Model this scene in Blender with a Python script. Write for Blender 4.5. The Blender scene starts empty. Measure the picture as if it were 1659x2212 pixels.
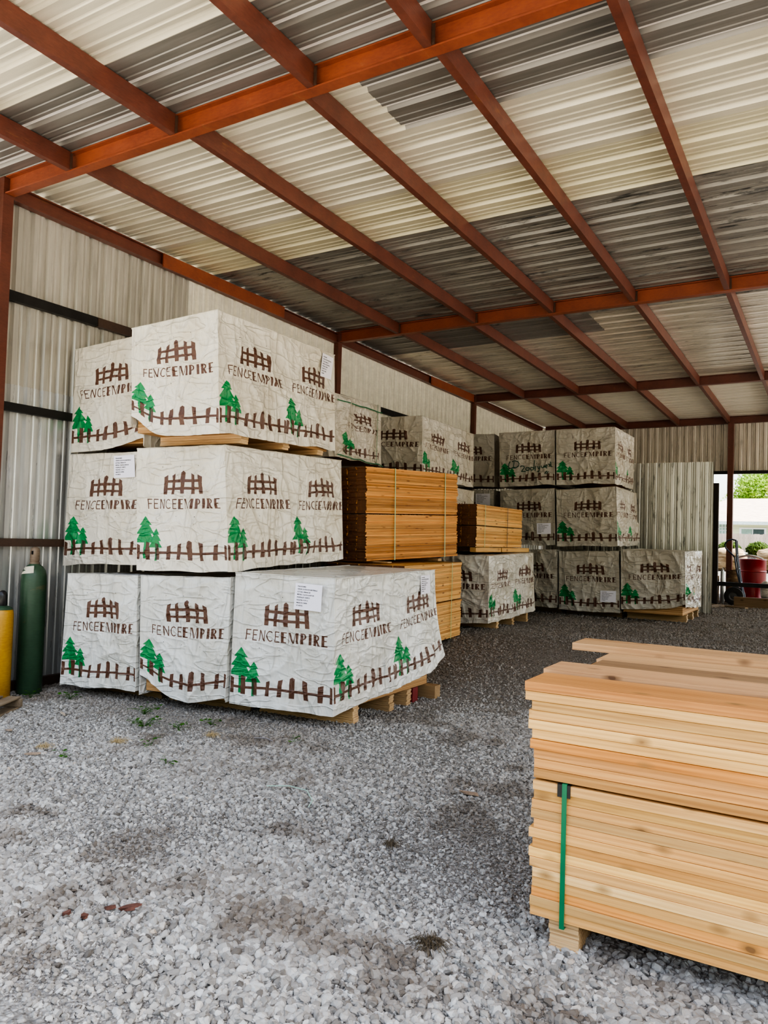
import bpy, math, random
import numpy as np
from mathutils import Vector, Matrix
from mathutils.geometry import delaunay_2d_cdt

random.seed(7); RNG = np.random.default_rng(7)
COL = bpy.context.scene.collection
PI = math.pi

# ------------------------------------------------------------------ helpers
_perm = np.random.default_rng(3).permutation(256); _perm = np.concatenate([_perm, _perm, _perm])
_grad = np.random.default_rng(4).normal(size=(256, 3)); _grad /= np.linalg.norm(_grad, axis=1)[:, None]
def perlin(P):
    P = np.asarray(P, float); i = np.floor(P).astype(int); f = P - i; i &= 255
    w = f * f * f * (f * (f * 6 - 15) + 10); r = 0
    for dx in (0, 1):
        for dy in (0, 1):
            for dz in (0, 1):
                h = _perm[_perm[_perm[(i[:, 0] + dx) & 255] + ((i[:, 1] + dy) & 255)] + ((i[:, 2] + dz) & 255)]
                g = _grad[h]; d = f - np.array([dx, dy, dz])
                wt = (w[:, 0] if dx else 1 - w[:, 0]) * (w[:, 1] if dy else 1 - w[:, 1]) * (w[:, 2] if dz else 1 - w[:, 2])
                r = r + wt * (g * d).sum(1)
    return r * 1.5
def ss(a, b, x):
    t = np.clip((x - a) / (b - a), 0, 1); return t * t * (3 - 2 * t)
def gz(x, y):
    """height of the ground"""
    x = np.asarray(x, float); y = np.asarray(y, float); sh = x.shape; x = x.ravel(); y = y.ravel()
    z = .43 * ss(6.8, 9.8, y) + .6 * ss(21.9, 24, y) + .5 * ss(24.4, 25.2, y)
    z = z + .02 * perlin(np.stack([x * .7, y * .7, x * 0 + .5], 1)) * ss(9, 1, np.abs(y)) * (1 - ss(3, 6, np.abs(x + 2)) * .5)
    return z.reshape(sh)
def g1(x, y): return float(gz(np.array([x]), np.array([y]))[0])

def link(o, parent=None):
    COL.objects.link(o)
    if parent: o.parent = parent
    return o
def empty(name, loc=(0, 0, 0), rz=0):
    o = bpy.data.objects.new(name, None); o.location = loc; o.rotation_euler = (0, 0, rz); o.empty_display_size = .1
    return link(o)
def tag(o, label, cat, group=None, kind=None):
    o['label'] = label; o['category'] = cat
    if group: o['group'] = group
    if kind: o['kind'] = kind
    return o

class MB:
    def __init__(s): s.v = []; s.f = []; s.m = []; s.n = 0
    def add(s, v, f, m=0):
        v = [tuple(map(float, a)) for a in v]; s.v += v; s.f += [tuple(i + s.n for i in q) for q in f]
        s.m += ([m] * len(f) if isinstance(m, int) else list(m)); s.n += len(v); return s
    def box(s, lo, hi, m=0, R=None, c=None):
        x0, y0, z0 = lo; x1, y1, z1 = hi
        v = [(x0, y0, z0), (x1, y0, z0), (x1, y1, z0), (x0, y1, z0), (x0, y0, z1), (x1, y0, z1), (x1, y1, z1), (x0, y1, z1)]
        if R is not None:
            cc = Vector(c if c else ((x0 + x1) / 2, (y0 + y1) / 2, (z0 + z1) / 2)); v = [cc + R @ (Vector(a) - cc) for a in v]
        return s.add(v, [(0, 3, 2, 1), (4, 5, 6, 7), (0, 1, 5, 4), (1, 2, 6, 5), (2, 3, 7, 6), (3, 0, 4, 7)], m)
    def bbox(s, lo, hi, b=.004, m=0, R=None, c=None):
        """bar along its longest axis with four chamfered long edges"""
        L = [hi[i] - lo[i] for i in range(3)]; k = L.index(max(L)); i, j = [(1, 2), (2, 0), (0, 1)][k]
        b = min(b, L[i] * .3, L[j] * .3)
        pr = [(lo[i] + b, lo[j]), (hi[i] - b, lo[j]), (hi[i], lo[j] + b), (hi[i], hi[j] - b), (hi[i] - b, hi[j]), (lo[i] + b, hi[j]), (lo[i], hi[j] - b), (lo[i], lo[j] + b)]
        v = []
        for e in (lo[k], hi[k]):
            for p in pr:
                a = [0, 0, 0]; a[k] = e; a[i] = p[0]; a[j] = p[1]; v.append(tuple(a))
        if R is not None:
            cc = Vector(c if c else [(lo[q] + hi[q]) / 2 for q in range(3)]); v = [cc + R @ (Vector(a) - cc) for a in v]
        return s.add(v, [tuple(range(7, -1, -1)), tuple(range(8, 16))] + [(q, (q + 1) % 8, 8 + (q + 1) % 8, 8 + q) for q in range(8)], m)
    def prism(s, pr, a, b, m=0, up=(0, 0, 1)):
        """profile (u,w) swept from a to b; u is sideways, w is up"""
        a = Vector(a); b = Vector(b); d = (b - a).normalized(); u = d.cross(Vector(up)).normalized(); w = u.cross(d)
        n = len(pr); v = [a + u * p[0] + w * p[1] for p in pr] + [b + u * p[0] + w * p[1] for p in pr]
        return s.add(v, [tuple(range(n)), tuple(range(2 * n - 1, n - 1, -1))] + [(q, n + q, n + (q + 1) % n, (q + 1) % n) for q in range(n)], m)
    def tube(s, pts, r, m=0, n=8, cap=True):
        pts = [Vector(p) for p in pts]; rr = r if isinstance(r, (list, tuple)) else [r] * len(pts); v = []; f = []
        for i, p in enumerate(pts):
            d = (pts[min(i + 1, len(pts) - 1)] - pts[max(i - 1, 0)]).normalized()
            h = Vector((0, 0, 1)) if abs(d.z) < .9 else Vector((1, 0, 0)); u = d.cross(h).normalized(); w = d.cross(u)
            v += [p + (u * math.cos(2 * PI * k / n) + w * math.sin(2 * PI * k / n)) * rr[i] for k in range(n)]
        for i in range(len(pts) - 1):
            f += [(i * n + k, i * n + (k + 1) % n, (i + 1) * n + (k + 1) % n, (i + 1) * n + k) for k in range(n)]
        if cap: f += [tuple(range(n - 1, -1, -1)), tuple(range((len(pts) - 1) * n, len(pts) * n))]
        return s.add(v, f, m)
    def lathe(s, prof, m=0, n=32, c=(0, 0, 0), M=None):
        v = []; f = []
        for r, z in prof: v += [Vector((c[0] + r * math.cos(2 * PI * k / n), c[1] + r * math.sin(2 * PI * k / n), c[2] + z)) for k in range(n)]
        if M: v = [M @ a for a in v]
        for i in range(len(prof) - 1): f += [(i * n + k, i * n + (k + 1) % n, (i + 1) * n + (k + 1) % n, (i + 1) * n + k) for k in range(n)]
        return s.add(v, f, m)
    def build(s, name, mats, parent=None, smooth=None, loc=None):
        me = bpy.data.meshes.new(name); me.from_pydata(s.v, [], s.f); me.update()
        for m in (mats if isinstance(mats, (list, tuple)) else [mats]): me.materials.append(m)
        if any(s.m): me.polygons.foreach_set('material_index', s.m)
        if smooth is not None:
            me.polygons.foreach_set('use_smooth', [True] * len(me.polygons))
            if smooth < 3: me.set_sharp_from_angle(angle=smooth)
        o = bpy.data.objects.new(name, me)
        if loc: o.location = loc
        return link(o, parent)

# ------------------------------------------------------------------ materials
class NT:
    def __init__(s, name):
        s.m = bpy.data.materials.new(name); s.m.use_nodes = True; s.t = s.m.node_tree; s.b = s.t.nodes['Principled BSDF']
    def n(s, ty, **k):
        x = s.t.nodes.new(ty)
        for a, b in k.items():
            if a in x.inputs.keys() if hasattr(x.inputs, 'keys') else False: x.inputs[a].default_value = b
            elif hasattr(x, a): setattr(x, a, b)
        return x
    def l(s, a, b): s.t.links.new(a, b); return s
    def co(s, kind='Object', scale=(1, 1, 1), rot=(0, 0, 0)):
        tc = s.n('ShaderNodeTexCoord'); mp = s.n('ShaderNodeMapping'); mp.inputs['Scale'].default_value = scale; mp.inputs['Rotation'].default_value = rot
        s.l(tc.outputs[kind], mp.inputs['Vector']); return mp.outputs[0]
    def noise(s, co, scale=5, detail=4, rough=.55, dist=0, out='Fac'):
        x = s.n('ShaderNodeTexNoise'); x.inputs['Scale'].default_value = scale; x.inputs['Detail'].default_value = detail
        x.inputs['Roughness'].default_value = rough; x.inputs['Distortion'].default_value = dist; s.l(co, x.inputs['Vector']); return x.outputs[out]
    def vor(s, co, scale=5, feature='F1', out='Distance', rand=1):
        x = s.n('ShaderNodeTexVoronoi'); x.feature = feature; x.inputs['Scale'].default_value = scale; x.inputs['Randomness'].default_value = rand
        s.l(co, x.inputs['Vector']); return x.outputs[out]
    def ramp(s, f, stops, interp='LINEAR'):
        x = s.n('ShaderNodeValToRGB'); x.color_ramp.interpolation = interp; e = x.color_ramp.elements
        while len(e) < len(stops): e.new(.5)
        for q, (p, c) in zip(e, stops): q.position = p; q.color = (*c, 1) if len(c) == 3 else c
        s.l(f, x.inputs[0]); return x.outputs[0]
    def mix(s, f, a, b, mode='MIX'):
        x = s.n('ShaderNodeMix'); x.data_type = 'RGBA'; x.blend_type = mode
        for sock, v in ((x.inputs[0], f), (x.inputs[6], a), (x.inputs[7], b)):
            if isinstance(v, (int, float)): sock.default_value = v
            elif isinstance(v, tuple): sock.default_value = (*v, 1)
            else: s.l(v, sock)
        return x.outputs[2]
    def math(s, op, a, b=0., c=None, clamp=False):
        x = s.n('ShaderNodeMath'); x.operation = op; x.use_clamp = clamp
        for i, v in enumerate((a, b) + ((c,) if c is not None else ())):
            if isinstance(v, (int, float)): x.inputs[i].default_value = v
            else: s.l(v, x.inputs[i])
        return x.outputs[0]
    def bump(s, h, strength=.3, dist=.01, prev=None):
        x = s.n('ShaderNodeBump'); x.inputs['Strength'].default_value = strength; x.inputs['Distance'].default_value = dist
        s.l(h, x.inputs['Height']);
        if prev: s.l(prev, x.inputs['Normal'])
        return x.outputs[0]
    def out(s, col=None, rough=.6, metal=0., nrm=None, spec=.5):
        b = s.b
        for k, v in (('Base Color', col), ('Roughness', rough), ('Metallic', metal), ('Specular IOR Level', spec)):
            if v is None: continue
            if isinstance(v, tuple): b.inputs[k].default_value = (*v, 1)
            elif isinstance(v, (int, float)): b.inputs[k].default_value = v
            else: s.l(v, b.inputs[k])
        if nrm: s.l(nrm, b.inputs['Normal'])
        return s.m

def plain(name, col, rough=.6, metal=0., var=.12, scale=8., bump=.0, spec=.5, kind='Object'):
    t = NT(name); co = t.co(kind); f = t.noise(co, scale, 5, .6)
    c = t.ramp(f, [(.3, tuple(a * (1 - var) for a in col)), (.7, tuple(min(1, a * (1 + var)) for a in col))])
    return t.out(c, rough, metal, t.bump(f, bump, .01) if bump else None, spec)

def tarp_mat(name, col, rough=.38, ink=None):
    t = NT(name); co = t.co('Object'); co2 = t.co('Object', (1, 1, .35), (.4, .7, .2)); co3 = t.co('Object', (.45, .45, 1.4), (.9, .1, .8))
    a = t.noise(co2, 3.0, 2, .45, .5); b = t.noise(co3, 5.5, 2, .45, .7)
    ra = t.math('ABSOLUTE', t.math('SUBTRACT', a, .5)); rb = t.math('ABSOLUTE', t.math('SUBTRACT', b, .5))
    ra = t.math('POWER', t.math('SUBTRACT', 1., t.math('MULTIPLY', ra, 9.), clamp=True), 3.)
    rb = t.math('POWER', t.math('SUBTRACT', 1., t.math('MULTIPLY', rb, 9.), clamp=True), 3.)
    c_ = t.noise(co2, 9, 3, .5, .6); rc = t.math('POWER', t.math('SUBTRACT', 1., t.math('MULTIPLY', t.math('ABSOLUTE', t.math('SUBTRACT', c_, .5)), 9.), clamp=True), 2.)
    h = t.math('ADD', t.math('ADD', ra, t.math('MULTIPLY', rb, .6)), t.math('ADD', t.math('MULTIPLY', rc, .28), t.math('MULTIPLY', c_, .8)))
    n1 = t.bump(h, .85, .013)
    wv = t.noise(t.co('Object', (1, 1, 14)), 30, 2, .5); n2 = t.bump(wv, .12, .002, n1)
    if ink is None:
        d = t.noise(co, 1.6, 4, .6); dirt = t.ramp(d, [(.45, (1, 1, 1)), (.75, (.8, .76, .68))])
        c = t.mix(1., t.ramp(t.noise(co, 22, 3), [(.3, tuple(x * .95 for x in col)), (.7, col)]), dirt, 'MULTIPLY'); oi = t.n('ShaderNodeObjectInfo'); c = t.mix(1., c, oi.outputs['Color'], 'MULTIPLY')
    else:
        c = t.ramp(t.noise(co, 90, 3), [(.3, tuple(x * .8 for x in col)), (.7, tuple(x * 1.15 for x in col))])
    return t.out(c, rough, 0, n2, .45)

M = {}
M['tarp'] = tarp_mat('woven_tarp', (.70, .665, .60), .28)
M['brown_ink'] = tarp_mat('brown_print', (.115, .052, .032), .42, 1)
M['green_ink'] = tarp_mat('green_print', (.012, .235, .07), .38, 1)
M['dark_ink'] = tarp_mat('print_overlap', (.03, .05, .02), .42, 1)
M['black'] = plain('black_speck', (.01, .01, .01), .6)
M['spray'] = plain('green_spray', (.005, .075, .05), .5)
TARP = [M['tarp'], M['brown_ink'], M['green_ink'], M['dark_ink'], M['black'], M['spray']]
M['paper'] = plain('label_paper', (.80, .78, .86), .75, var=.02)
M['toner'] = plain('label_toner', (.04, .04, .05), .7)

def wood(name, stops, grain=14., axis=0, knots=True, rough=.62, vary=.5, dirt=0.):
    """stops: list of three colours light->dark ; axis: long axis in object space"""
    t = NT(name); sc = [grain] * 3; sc[axis] = .9
    tc = t.n('ShaderNodeTexCoord'); oi = t.n('ShaderNodeObjectInfo')
    off = t.n('ShaderNodeCombineXYZ'); r = t.math('MULTIPLY', oi.outputs['Random'], 37.)
    for i in range(3): t.l(r, off.inputs[i])
    va = t.n('ShaderNodeVectorMath'); va.operation = 'ADD'; t.l(tc.outputs['Object'], va.inputs[0]); t.l(off.outputs[0], va.inputs[1])
    mp = t.n('ShaderNodeMapping'); mp.inputs['Scale'].default_value = sc; t.l(va.outputs[0], mp.inputs[0]); co = mp.outputs[0]
    a = t.noise(co, .9, 3, .55, .8); m3 = t.n('ShaderNodeMapping'); s3 = [grain * 9.] * 3; s3[axis] = 1.6; m3.inputs['Scale'].default_value = s3; t.l(va.outputs[0], m3.inputs[0]); b = t.noise(m3.outputs[0], 1., 4, .65, .3)
    w = t.n('ShaderNodeTexWave'); w.wave_type = 'RINGS'; w.rings_direction = 'XYZ'[axis]; w.inputs['Scale'].default_value = 2.2
    w.inputs['Distortion'].default_value = 9; w.inputs['Detail'].default_value = 3; w.inputs['Detail Scale'].default_value = .35; t.l(co, w.inputs[0])
    f = t.math('ADD', t.math('MULTIPLY', a, .42), t.math('ADD', t.math('MULTIPLY', b, .48), t.math('MULTIPLY', w.outputs['Fac'], .10)))
    c = t.ramp(f, [(.28, stops[0]), (.5, stops[1]), (.72, stops[2])])
    tint = t.math('ADD', t.math('MULTIPLY', oi.outputs['Random'], vary), 1 - vary * .6)
    cx = t.n('ShaderNodeCombineXYZ'); [t.l(tint, cx.inputs[i]) for i in range(3)]
    c = t.mix(1., c, cx.outputs[0], 'MULTIPLY'); c = t.mix(1., c, oi.outputs['Color'], 'MULTIPLY')
    if knots:
        m2 = t.n('ShaderNodeMapping'); s2 = [7.5] * 3; s2[axis] = 4.2; m2.inputs['Scale'].default_value = s2; t.l(va.outputs[0], m2.inputs[0])
        k = t.vor(m2.outputs[0], 1.); k = t.math('ADD', k, t.math('MULTIPLY', t.noise(m2.outputs[0], 4, 2), .08))
        c = t.mix(t.ramp(k, [(.10, (1, 1, 1)), (.125, (0, 0, 0))]), c, (.16, .07, .035))
        halo = t.ramp(k, [(.13, (.7, .7, .7)), (.25, (0, 0, 0))]); c = t.mix(halo, c, tuple(x * .6 for x in stops[2]))
    if dirt:
        c = t.mix(t.ramp(t.noise(tc.outputs['Object'], 6, 5), [(.5, (0, 0, 0)), (.8, (dirt,) * 3)]), c, (.12, .1, .08))
    return t.out(c, rough, 0, t.bump(f, .25, .003), .35)
M['lumber'] = wood('fresh_sawn_lumber', [(.82, .58, .27), (.70, .43, .175), (.46, .245, .09)], 10)
M['lumber_top'] = wood('weathered_lumber', [(.60, .42, .24), (.46, .29, .16), (.30, .17, .09)], 10)
M['picket'] = wood('cedar_picket', [(.80, .47, .18), (.62, .30, .09), (.30, .11, .03)], 14, 1, vary=.75)
M['picket_pale'] = wood('pale_cedar_picket', [(.86, .58, .26), (.72, .42, .15), (.42, .19, .06)], 14, 1, vary=.5)
M['endgrain'] = plain('cedar_end_grain', (.17, .072, .028), .8, var=.4, scale=30, bump=.3)
M['skid'] = wood('pallet_skid_wood', [(.62, .45, .25), (.5, .33, .17), (.3, .18, .09)], 12, 0, knots=False)
M['oldwood'] = wood('grey_pallet_wood', [(.34, .28, .2), (.25, .19, .13), (.13, .095, .065)], 12, 0, dirt=.5)
M['darkwood'] = wood('dark_post_wood', [(.07, .055, .045), (.045, .034, .028), (.02, .016, .013)], 8, 2, knots=False)
M['redwood'] = plain('red_painted_block', (.19, .02, .02), .6)
# layered stack seen beneath a tarp
def stack_mat():
    t = NT('stacked_pickets'); co = t.co('Object'); sx = t.n('ShaderNodeSeparateXYZ'); t.l(co, sx.inputs[0])
    z = t.math('DIVIDE', sx.outputs[2], .0157); fl = t.math('FLOOR', z); fr = t.math('FRACT', z)
    wn = t.n('ShaderNodeTexWhiteNoise'); wn.noise_dimensions = '1D'; t.l(fl, wn.inputs['W'])
    c = t.ramp(wn.outputs['Value'], [(0, (.72, .47, .23)), (.5, (.6, .36, .16)), (1, (.38, .2, .08))])
    g = t.noise(t.co('Object', (2, 2, 60)), 3, 4); c = t.mix(t.math('MULTIPLY', g, .5), c, (.25, .12, .05))
    e = t.ramp(fr, [(.0, (0, 0, 0)), (.12, (1, 1, 1)), (.9, (1, 1, 1)), (1, (0, 0, 0))]); c = t.mix(e, (.06, .03, .015), c)
    return t.out(c, .75, 0, t.bump(e, .5, .004), .3)
M['stack'] = stack_mat()

def paint(name, base, dark, rough=.45, rust=.5):
    t = NT(name); co = t.co('Object'); a = t.noise(co, 3, 5, .65); b = t.noise(t.co('Object', (1, 1, 4)), 20, 4, .6)
    c = t.ramp(t.math('ADD', t.math('MULTIPLY', a, .6), t.math('MULTIPLY', b, .4)), [(.35, dark), (.6, base)])
    k = t.ramp(t.noise(t.co('Object', (3, .6, 3)), 4, 6, .7), [(.62, (0, 0, 0)), (.74, (rust,) * 3)])
    c = t.mix(k, c, (.30, .14, .055)); return t.out(c, rough, .0, t.bump(b, .15, .003), .5)
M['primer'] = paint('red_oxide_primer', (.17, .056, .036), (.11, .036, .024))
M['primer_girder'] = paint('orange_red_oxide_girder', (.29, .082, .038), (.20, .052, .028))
M['rusty'] = paint('brown_rusty_girt', (.09, .05, .033), (.05, .03, .022))
M['blacksteel'] = plain('black_mill_steel', (.022, .02, .019), .5, .3, var=.3)

def sheet(name, c1, c2, rough, metal, axis, grime=0., gcol=(.03, .03, .03), spec=.5):
    """corrugated sheet; axis = direction the streaks run"""
    t = NT(name); s = [2.2] * 3; s[axis] = .25; co = t.co('Object', tuple(s)); a = t.noise(co, 2.2, 5, .6)
    s3 = [8.] * 3; s3[axis] = .5; b = t.noise(t.co('Object', tuple(s3)), 3, 4, .6)
    c = t.ramp(t.math('ADD', t.math('MULTIPLY', a, .6), t.math('MULTIPLY', b, .4)), [(.35, c2), (.62, c1)])
    rr = t.math('ADD', t.math('MULTIPLY', b, .18), rough - .09)
    if grime:
        s4 = [5.] * 3; s4[axis] = .8; k = t.noise(t.co('Object', tuple(s4)), 2.4, 8, .72)
        k = t.ramp(k, [(.55, (0, 0, 0)), (.64, (grime,) * 3)]); c = t.mix(k, c, gcol)
        k2 = t.noise(t.co('Object', tuple(s4), (0, 0, .1)), 3.1, 8, .75); k2 = t.ramp(k2, [(.66, (0, 0, 0)), (.7, (grime * .7,) * 3)]); c = t.mix(k2, c, (.45, .44, .4))
    sp = t.noise(t.co('Object'), 350, 2, .5)
    return t.out(c, rr, metal, t.bump(sp, .05, .001), spec)
M['sheet_cream'] = sheet('roof_sheet_cream', (.68, .64, .52), (.52, .49, .39), .42, .2, 0)
M['sheet_yellow'] = sheet('roof_sheet_yellowed', (.70, .65, .47), (.52, .48, .33), .42, .2, 0)
M['sheet_dark'] = sheet('roof_sheet_bare_zinc', (.27, .255, .235), (.17, .162, .148), .36, .35, 0)
M['rib_white_glint'] = sheet('roof_rib_white_painted_glint', (.95, .90, .85), (.85, .80, .75), .4, .1, 0)  # rib highlight on the dark sheets, painted as a lighter colour
M['sheet_dirty'] = sheet('roof_sheet_grimy', (.36, .345, .31), (.21, .2, .18), .36, .4, 0, .85)
M['sheet_shiny'] = sheet('roof_sheet_shiny_zinc', (.84, .79, .68), (.46, .43, .37), .3, .5, 0, .25)
M['sheet_bright'] = sheet('roof_sheet_bright', (.92, .88, .76), (.74, .71, .61), .35, .25, 0)  # shiny and bright sheets lifted in colour to make up for missing bounce light
M['wall_upper'] = sheet('wall_sheet_upper', (.62, .59, .53), (.45, .43, .385), .36, .5, 2, .22, (.25, .25, .25))
M['wall_lower'] = sheet('wall_sheet_lower', (.66, .66, .64), (.46, .46, .46), .3, .6, 2)
M['wall_far'] = sheet('wall_sheet_far', (.66, .60, .52), (.46, .415, .36), .4, .45, 2, .35, (.08, .075, .07))
M['wall_panel'] = sheet('wall_sheet_partition', (.74, .72, .66), (.5, .49, .45), .33, .5, 2, .8, (.06, .065, .06))
M['rib_cream_glint'] = sheet('roof_rib_cream_painted_glint', (.93, .88, .72), (.80, .75, .60), .42, .1, 0)  # light caught on cream rib tops, put into the colour
M['rib_grey_glint'] = sheet('roof_rib_grey_painted_glint', (.60, .57, .51), (.42, .40, .35), .35, .4, 0, .6)  # paler than its sheet: rib highlight painted in
M['screw'] = plain('screw_head', (.55, .52, .48), .4, .6)

# ------------------------------------------------------------------ camera
f_px, yaw, pitch, roll = 1651.67, .5334, .0347, .0311
cy, sy_, cp, sp_ = math.cos(yaw), math.sin(yaw), math.cos(pitch), math.sin(pitch)
fw = Vector((-sy_ * cp, cy * cp, sp_)); r0 = Vector((cy, sy_, 0)); u0 = r0.cross(fw)
rt = r0 * math.cos(roll) + u0 * math.sin(roll); up = -r0 * math.sin(roll) + u0 * math.cos(roll)
cam = bpy.data.cameras.new('camera'); cam.sensor_fit = 'HORIZONTAL'; cam.sensor_width = 36; cam.lens = f_px / 1659 * 36; cam.clip_end = 500
co_ = bpy.data.objects.new('camera', cam); COL.objects.link(co_)
Rm = Matrix((rt, up, -fw)).transposed(); co_.matrix_world = Matrix.Translation((0, 0, 1.65)) @ Rm.to_4x4()
bpy.context.scene.camera = co_

# ------------------------------------------------------------------ ground
def ground_mat():
    t = NT('gravel_ground'); tc = t.n('ShaderNodeTexCoord'); P = tc.outputs['Object']; sx = t.n('ShaderNodeSeparateXYZ'); t.l(P, sx.inputs[0])
    v1 = t.n('ShaderNodeTexVoronoi'); v1.inputs['Scale'].default_value = 42; t.l(P, v1.inputs[0])
    v2 = t.n('ShaderNodeTexVoronoi'); v2.inputs['Scale'].default_value = 95; t.l(P, v2.inputs[0])
    v3 = t.n('ShaderNodeTexVoronoi'); v3.inputs['Scale'].default_value = 16; t.l(P, v3.inputs[0])
    big = t.noise(P, .9, 5, .6); med = t.noise(P, 3.3, 5, .62)
    st = t.ramp(v1.outputs['Color'], [(.1, (.19, .183, .172)), (.5, (.31, .30, .285)), (.9, (.46, .45, .43))])
    st2 = t.ramp(v2.outputs['Color'], [(.1, (.17, .16, .148)), (.9, (.42, .41, .39))])
    c = t.mix(t.ramp(med, [(.42, (0, 0, 0)), (.58, (1, 1, 1))]), st, st2)
    e = t.ramp(v1.outputs['Distance'], [(.35, (1, 1, 1)), (.75, (.45, .43, .41))]); c = t.mix(.8, c, e, 'MULTIPLY')
    # packed dirt further in
    y = t.math('ADD', sx.outputs[1], t.math('MULTIPLY', t.math('SUBTRACT', big, .5), 5.))
    inn = t.n('ShaderNodeMapRange'); inn.inputs[1].default_value = 5.5; inn.inputs[2].default_value = 10; t.l(y, inn.inputs[0])
    dirtc = t.ramp(v2.outputs['Color'], [(.1, (.10, .083, .066)), (.6, (.18, .152, .125)), (.95, (.36, .325, .28))])
    patch = t.ramp(t.noise(P, 1.4, 6, .68), [(.52, (0, 0, 0)), (.68, (.75, .75, .75))])
    f = t.math('MAXIMUM', t.math('MULTIPLY', inn.outputs[0], .92), t.math('MULTIPLY', patch, .75))
    out_ = t.n('ShaderNodeMapRange'); out_.inputs[1].default_value = 20.5; out_.inputs[2].default_value = 21.5; t.l(sx.outputs[1], out_.inputs[0])
    f = t.math('MULTIPLY', f, t.math('SUBTRACT', 1., out_.outputs[0]))
    c = t.mix(f, c, dirtc)
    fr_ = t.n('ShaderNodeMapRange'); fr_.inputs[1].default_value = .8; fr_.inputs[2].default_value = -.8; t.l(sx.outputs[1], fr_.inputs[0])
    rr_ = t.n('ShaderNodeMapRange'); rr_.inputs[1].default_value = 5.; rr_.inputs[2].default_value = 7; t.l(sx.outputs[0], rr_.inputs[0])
    c = t.mix(t.math('MULTIPLY', t.math('MAXIMUM', fr_.outputs[0], rr_.outputs[0]), .8), c, (.60, .55, .46))  # unseen ground behind camera and at right paled to bounce light inside
    h = t.math('SUBTRACT', t.math('ADD', t.math('MULTIPLY', med, .8), .2), t.math('ADD', t.math('MULTIPLY', v1.outputs['Distance'], .7), t.math('ADD', t.math('MULTIPLY', v2.outputs['Distance'], .35), t.math('MULTIPLY', v3.outputs['Distance'], .3))))
    return t.out(c, .9, 0, t.bump(h, .9, .02), .25)
M['ground'] = ground_mat()
def axis_pts(segs):
    out = []
    for a, b, n in segs: out += list(np.linspace(a, b, n, endpoint=False))
    return np.array(out + [segs[-1][1]])
gx = axis_pts([(-60, -8, 12), (-8, 3, 140), (3, 60, 14)]); gy = axis_pts([(-40, 1.5, 14), (1.5, 9, 110), (9, 26, 70), (26, 110, 14)])
X, Y = np.meshgrid(gx, gy); Z = gz(X, Y); nx, ny = len(gx), len(gy)
mb = MB(); mb.add(np.stack([X.ravel(), Y.ravel(), Z.ravel()], 1), [(j * nx + i, j * nx + i + 1, (j + 1) * nx + i + 1, (j + 1) * nx + i) for j in range(ny - 1) for i in range(nx - 1)])
fl = mb.build('floor', M['ground'], smooth=4); fl['kind'] = 'structure'

# loose stones: points with attributes, instanced by geometry nodes
def stone_mat():
    t = NT('limestone_gravel'); at = t.n('ShaderNodeAttribute'); at.attribute_type = 'INSTANCER'; at.attribute_name = 'tone'
    c = t.ramp(at.outputs['Fac'], [(0, (.075, .062, .05)), (.12, (.16, .145, .125)), (.4, (.30, .285, .262)), (.7, (.42, .405, .38)), (.9, (.58, .57, .545)), (1, (.46, .37, .28))])
    ad = t.n('ShaderNodeAttribute'); ad.attribute_type = 'INSTANCER'; ad.attribute_name = 'dust'; c = t.mix(t.math('MULTIPLY', ad.outputs['Fac'], .75), c, (.205, .168, .132))
    nz = t.noise(t.co('Object'), 2.5, 4); c = t.mix(t.math('MULTIPLY', nz, .2), c, (.36, .345, .33))
    return t.out(c, .85, 0, t.bump(t.noise(t.co('Object'), 7, 3), .3, .05), .3)
M['stone'] = stone_mat()
def scatter(n, x0, x1, y0, y1, r0, r1, power=2.2):
    x = RNG.uniform(x0, x1, n); y = RNG.uniform(y0, y1, n)
    # keep those roughly in the view (with a margin for a side step)
    fx = x * cy + y * sy_; fd = -x * sy_ + y * cy
    k = (np.abs(fx) < fd * .62 + .9) & (fd > 1.6); x = x[k]; y = y[k]
    q = RNG.random(len(x)); r = r0 + (r1 - r0) * q ** power
    return x, y, r
parts = [scatter(190000, -6.4, 2.4, 1.7, 4.4, .0045, .020), scatter(100000, -7.1, 1.4, 4.4, 7.2, .005, .017), scatter(52000, -6.5, 1.5, 7.2, 12.5, .006, .015, 2.6), scatter(26000, -5, 2, 12.5, 19.5, .008, .020, 2.5), scatter(260000, -6.6, 2.4, 1.7, 5.4, .0018, .0042, 1.2)]
px_, py_, pr_ = [np.concatenate(a) for a in zip(*parts)]
# patches of larger / finer stone and bare dirt
pn = perlin(np.stack([px_ * .9, py_ * .9, px_ * 0 + 9.3], 1)); keep = RNG.random(len(px_)) < np.where(px_ * 0 + pr_ < .0044, .9, np.clip(.82 + pn * .8, .45, 1)); px_, py_, pr_, pn = px_[keep], py_[keep], pr_[keep], pn[keep]
pd = perlin(np.stack([px_ * 1.7, py_ * 1.7, px_ * 0 + 3.3], 1)) + .5 * perlin(np.stack([px_ * 4.7, py_ * 4.7, px_ * 0 + 6.3], 1))
pr_ = pr_ * np.clip(1.0 + pn * .55, .6, 1.45) * (1 + .18 * ss(4, 2, py_))
tn = RNG.beta(2.4, 2.2, len(px_)); tn = np.clip(tn - .12 * ss(7, 11, py_) - .30 * ss(.28, .55, pd) - .10 * (pr_ < .0044), 0, 1)
me = bpy.data.meshes.new('gravel'); me.vertices.add(len(px_))
me.vertices.foreach_set('co', np.stack([px_, py_, gz(px_, py_) + pr_ * .25], 1).ravel())
dust = np.clip(.72 * ss(5.8, 9.5, py_ + .8 * pn) + .6 * ss(4.45, 4.9, py_ + .25 * pd) * ss(-3.3, -3.9, px_) * ss(6, 5.5, py_) + .5 * ss(.2, .5, pd) + .25 * ss(.0, .4, pn), 0, .85)
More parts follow.
